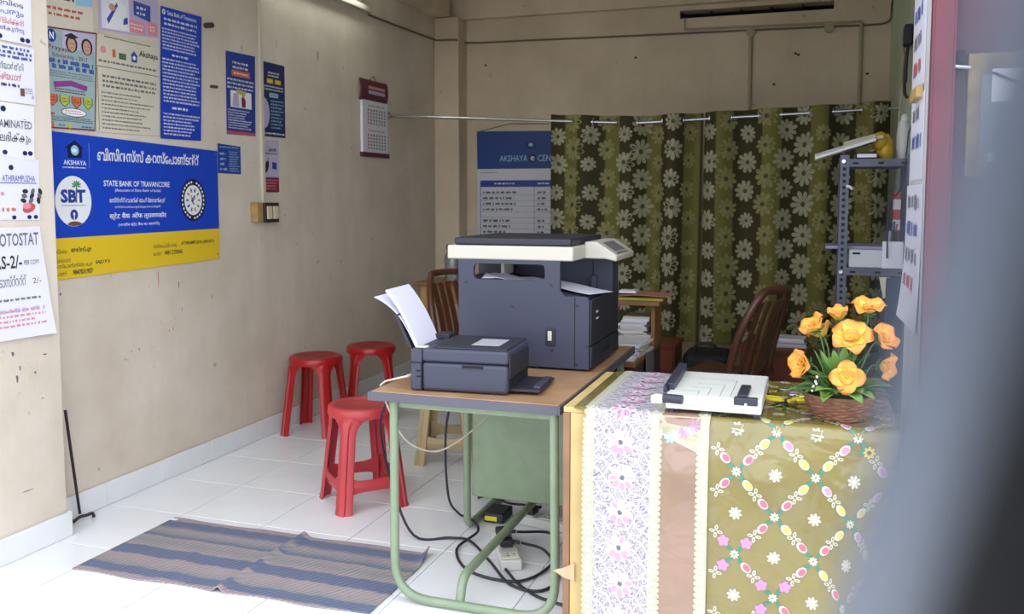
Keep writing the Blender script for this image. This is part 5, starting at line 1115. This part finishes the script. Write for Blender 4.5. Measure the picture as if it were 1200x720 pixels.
# ------------------------------------------------------------------ desk in the far left, jar on it
M_yw = mat('yellow_wood', (186, 142, 78), .5, var=.2, vscale=10); M_wd = mat('brown_wood', (150, 104, 66), .5, var=.25, vscale=8)
dk = thing('wooden_desk', (-2.3, 5.95, 0), 'yellow brown wooden desk in the far left corner', 'desk')
b = MB(); b.box(-2.62, -1.85, 5.55, 6.0, .80, .825, M_wd); b.build('desk_top', dk, bevel=.004); b = MB(); b.box(-2.56, -1.9, 5.58, 5.6, .68, .80, M_yw); b.build('apron', dk, bevel=.002)
for x in (-2.55, -1.93):
    for yy in (5.6, 5.94): b = MB(); b.box(x - .025, x + .025, yy - .025, yy + .025, 0, .7999, M_yw); b.build('leg', dk, bevel=.003)
jr = thing('jar', (-2.41, 5.75, .826), 'clear plastic jar standing on the far desk', 'jar'); b = MB(); b.lathe([(.05, 0), (.055, .01), (.055, .17), (.04, .20), (.04, .22), (.037, .22), (.037, .2), (.051, .17), (.051, .012), (0, .01)], (-2.41, 5.75, .826), mat('clear_plastic', (214, 220, 226), .1, trans=.9), 20); b.build('body', jr); b = MB(); b.lathe([(.044, .215), (.044, .25), (0, .252)], (-2.41, 5.75, .826), M_rack, 20); b.build('lid', jr)

# ------------------------------------------------------------------ desk with papers behind the copier
sd = thing('side_desk', (-1.0, 4.6, 0), 'two tier wooden desk loaded with papers behind the copier', 'desk')
b = MB(); b.box(-1.3, -.79, 4.06, 4.82, .615, .64, M_wd); b.build('desk_top', sd, bevel=.003)
b = MB(); b.box(-1.3, -.765, 4.55, 4.82, .845, .868, M_wd); b.build('upper_shelf', sd, bevel=.003)
for x in (-1.28, -.815): b = MB(); b.box(x, x + .02, 4.6, 4.80, .641, .8445, M_wd); b.build('shelf_support', sd, bevel=.002)
for x in (-1.29, -.82): b = MB(); b.box(x, x + .022, 4.1, 4.80, 0, .6145, mat('dark_wood', (86, 54, 44), .55, var=.2, vscale=8)); b.build('side_panel', sd, bevel=.002)
b = MB(); b.box(-1.26, -.83, 4.75, 4.77, .1, .6145, MATS['dark_wood']); b.build('back_panel', sd)
def pile(x, yy, z, w_, d_, n, lb, mats, name='paper_pile', cat='papers', th=.006):
    r = thing(name, (x, yy, z), lb, cat); zz = z
    for k in range(n):
        an = random.uniform(-.12, .12); mxm = Matrix.Translation((x + random.uniform(-.012, .012), yy + random.uniform(-.015, .015), zz)) @ Matrix.Rotation(an, 4, 'Z'); h_ = th * random.uniform(.6, 1.6)
        b = MB(); b.box(-w_ / 2, w_ / 2, -d_ / 2, d_ / 2, .0002, h_, mats[k % len(mats)], mxm); b.build('paper_layer', r); zz += h_ + .0004
    return zz
random.seed(21); M_file = mat('file_olive', (166, 162, 60), .5); M_filep = mat('file_pink', (186, 120, 104), .5); M_kraft = mat('kraft', (176, 136, 92), .6)
pile(-.87, 4.32, .641, .16, .26, 9, 'stack of loose white papers on the lower desk tier', [M_paper, M_cream, M_paperw, M_paper])
pile(-.905, 4.69, .641, .14, .18, 14, 'taller stack of papers pushed under the upper shelf', [M_paper, M_cream, M_paperw], th=.008)
b = MB(); b.box(-.99, -.752, 4.57, 4.815, .869, .881, M_file); tag(b.build('file_folder', bevel=.002), 'olive yellow file folder on the upper tier of the desk', 'folder')
b = MB(); b.grid(lambda u, v: (-1.0 + .28 * u, 4.60 + .2 * v, .886 + .012 * u + .006 * math.sin(5 * u)), 6, 4, M_filep, thick=.003); tag(b.build('file_folder'), 'dull pink folder lying on the olive yellow one', 'folder')
b = MB(); b.box(-.99, -.90, 4.62, 4.70, .9005, .914, M_paper); tag(b.build('paper_slip'), 'small white paper block on the pink folder', 'paper')
b = MB(); b.box(-.96, -.80, 4.075, 4.16, .641, .652, M_paper); tag(b.build('paper_slip'), 'white booklet at the near edge of the lower desk tier', 'booklet')
b = MB(); b.grid(lambda u, v: (-.786 + .006 * math.sin(v * 3), 4.3 + .2 * u, .45 + .2 * v), 4, 5, M_grey, thick=.003); tag(b.build('cloth_rag'), 'grey rag hanging over the desk side', 'cloth')

# ------------------------------------------------------------------ low furniture under the curtain
M_rw = mat('red_brown_wood', (122, 58, 34), .45, var=.3, vscale=6)
def low_cab(x0, x1, y0, y1, z1, lb):
    r = thing('low_cabinet', ((x0 + x1) / 2, (y0 + y1) / 2, 0), lb, 'cabinet'); b = MB(); b.box(x0, x1, y0, y1, .02, z1, M_rw); b.build('body', r, bevel=.004); b = MB(); b.box(x0 - .01, x1 + .01, y0 - .01, y1, z1 + .0002, z1 + .02, M_rw); b.build('cabinet_top', r, bevel=.003)
    xm = (x0 + x1) / 2
    for a, c in ((x0 + .01, xm - .003), (xm + .003, x1 - .01)): b = MB(); b.box(a, c, y0 - .012, y0 - .0005, .05, z1 - .02, M_rw); d_ = b.build('door', r, bevel=.003); b = MB(); b.ball(((xm - .03) if c < xm else (xm + .03), y0 - .02, z1 * .6), .01, .01, .01, M_steel, 8, 5); b.build('knob', d_)
    b = MB(); b.box(x0 + .01, x1 - .01, y0 + .01, y1 - .01, 0, .0198, M_black); b.build('plinth', r)
low_cab(-.43, -.06, 5.55, 5.9, .47, 'low red brown cabinet behind the brown chair'); low_cab(-1.25, -.84, 5.6, 5.92, .46, 'low red brown cabinet beyond the two tier desk')
pile(-.16, 5.72, .491, .20, .16, 5, 'small pile of papers on the low cabinet behind the chair', [M_paper, M_paperw, M_lav], th=.01)
bb = thing('black_bag', (-.64, 5.72, 0), 'bulky black bag on the floor under the curtain', 'bag'); b = MB(); b.box(-.80, -.49, 5.6, 5.88, 0, .44, mat('black_nylon', (26, 26, 32), .7, bump=.3, bscale=30)); b.build('body', bb, bevel=.06, seg=4); b = MB(); b.tube(smoothpath([(-.72, 5.62, .43), (-.7, 5.6, .49), (-.60, 5.6, .49), (-.58, 5.62, .43)]), .01, M_black, 6); b.build('handle', bb); b = MB(); b.box(-.76, -.53, 5.585, 5.602, .06, .24, MATS['black_nylon']); b.build('pocket', bb, bevel=.006)

# ------------------------------------------------------------------ right pier: sheets, notice, latch, wall wiring
def pc2(u, v): return .022 * (1 - v) ** 3 * (.4 + .6 * (1 - u)) + .004 * (1 - u)
for (a0, a1, z0, z1, lb, cfn) in ((-3.31, -2.93, 1.74, 2.12, 'white printed sheet highest on the side of the red pier', None), (-3.28, -2.90, 1.455, 1.715, 'white printed sheet in the middle on the side of the red pier', None), (-3.31, -2.875, 1.0, 1.44, 'white printed sheet with curling foot lowest on the red pier', pc2)):
    o, f = sheet('paper_notice', lb, 'notice', RPf, (a0, z0), (a1, z0), (a1, z1), (a0, z1), M_paperw, curl=cfn, nu=6, nv=10)
    p = Print(f)
    for k in range(4): p.lines(a0 + .05, a1 - .05, z1 - .08 - k * .085, z1 - .03 - k * .085, 1, (M_grey, M_ink_b, M_grey, M_ink_r)[k], fill=.9, ragged=.3) if z1 - .08 - k * .085 > z0 + .02 else None
    p.build('print', o)['kind'] = 'stuff'
b = MB(); b.box(.262, .2825, 2.95, 3.15, 1.70, 1.735, mat('masking_tape', (180, 150, 84), .5)); tag(b.build('wall_clip', bevel=.003), 'tan clip holding the sheets on the red pier', 'clip')
nb = thing('notice_board', (.58, 2.81, 1.455), 'weathered yellowish notice board on the maroon wall at the right', 'notice board')
b = MB(); b.box(.380, .80, 2.803, 2.817, 1.457, 1.80, mat('weathered_board', (152, 134, 96), .7, var=.5, vscale=9, col2=(86, 74, 60))); b.build('board', nb, bevel=.003)
b = MB(); b.box(.415, .78, 2.8015, 2.8029, 1.47, 1.74, mat('faded_sheet', (130, 136, 146), .7, var=.2, vscale=12)); b.build('faded_sheet', nb)
b = MB(); b.box(.44, .60, 2.8000, 2.8014, 1.665, 1.755, M_paperw); b.build('paper', nb); b = MB(); b.tube([(.44, 2.797, 1.745), (.62, 2.797, 1.66)], .004, M_blk, 6); b.build('string', nb)
b = MB(); b.box(.435, .46, 2.8000, 2.8014, 1.50, 1.525, M_paperw); b.build('paper', nb)
lt = thing('gate_latch', (.36, 2.8, 1.77), 'small dark steel latch on the edge of the red guide', 'latch'); b = MB(); b.box(.347, .372, 2.800, 2.8175, 1.755, 1.81, M_rackd); b.build('plate', lt, bevel=.003); b = MB(); b.tube([(.345, 2.795, 1.765), (.385, 2.795, 1.76)], .006, M_steel, 8); b.build('bolt', lt); b = MB(); b.tube([(.36, 2.8, 1.785), (.36, 2.79, 1.785)], .008, M_rackd, 8); b.build('knob', lt)
hg = thing('wiring_bundle', (.43, 5.4, 2.02), 'black wiring bundle hanging on the right wall above the rack', 'wiring')
b = MB(); b.box(.405, .449, 5.30, 5.42, 2.22, 2.33, M_blk); b.build('holder', hg, bevel=.01)
for k, pts in enumerate(([(.43, 5.36, 2.22), (.42, 5.38, 2.1), (.42, 5.36, 1.98), (.43, 5.33, 1.94)], [(.43, 5.4, 2.23), (.42, 5.44, 2.12), (.42, 5.42, 2.0), (.425, 5.4, 1.96)], [(.43, 5.33, 2.24), (.42, 5.30, 2.14), (.42, 5.32, 2.02)])): b = MB(); b.tube(smoothpath(pts), .009, (M_blk, mat('cable_tan', (150, 110, 70), .5), M_blk)[k], 6); b.build('wire', hg)
b = MB(); b.tube(smoothpath([(.44, 5.42, 2.3), (.435, 5.6, 2.36), (.435, 5.72, 2.30), (.435, 5.62, 2.2), (.435, 5.5, 2.24)]), .004, M_cab, 6); b.build('wire_loop', hg)
b = MB(); b.tube(smoothpath([(.443, 5.62, 2.18), (.443, 5.9, 2.0), (.443, 6.0, 1.85), (.443, 5.95, 1.75)]), .006, mat('cable_white', (214, 206, 190), .5), 6); tag(b.build('wall_cable'), 'white flex hanging on the right wall above the rack', 'cable')

# ------------------------------------------------------------------ pole leaning close beside the lens
def cam_pt(px, py, d):
    rt = Vector((math.cos(YAW), math.sin(YAW), 0)); up_ = rt.cross(fwd); return Vector((0, 0, 1.4)) + (fwd + rt * ((px - 600) / 1050) - up_ * ((py - 314) / 1050)) * d
A_, B_ = cam_pt(1071, 720, .11), cam_pt(1428, 0, .038)
dr_ = (A_ - B_).normalized(); foot = A_ + dr_ * ((A_.z - .0) / -dr_.z); head = B_ - dr_ * .6
po = thing('steel_pole', foot, 'blurred blue grey rod leaning very close at the right', 'pole')
M_pole = mat('blue_grey_paint', (80, 88, 106), .45, var=.2, vscale=10)
b = MB(); b.tube([foot, A_, B_, head], .009, M_pole, 24); b.build('rod', po)
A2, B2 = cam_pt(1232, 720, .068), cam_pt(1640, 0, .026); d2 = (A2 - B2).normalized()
b = MB(); b.tube([A2 + d2 * ((A2.z - .012) / -d2.z), A2, B2, B2 - d2 * .5], .0075, mat('pole_shade_black', (14, 15, 18), .9, spec=.15), 20); b.build('pole_shade_rod', po)  # added black rod, stands in for the shaded right side of the pole
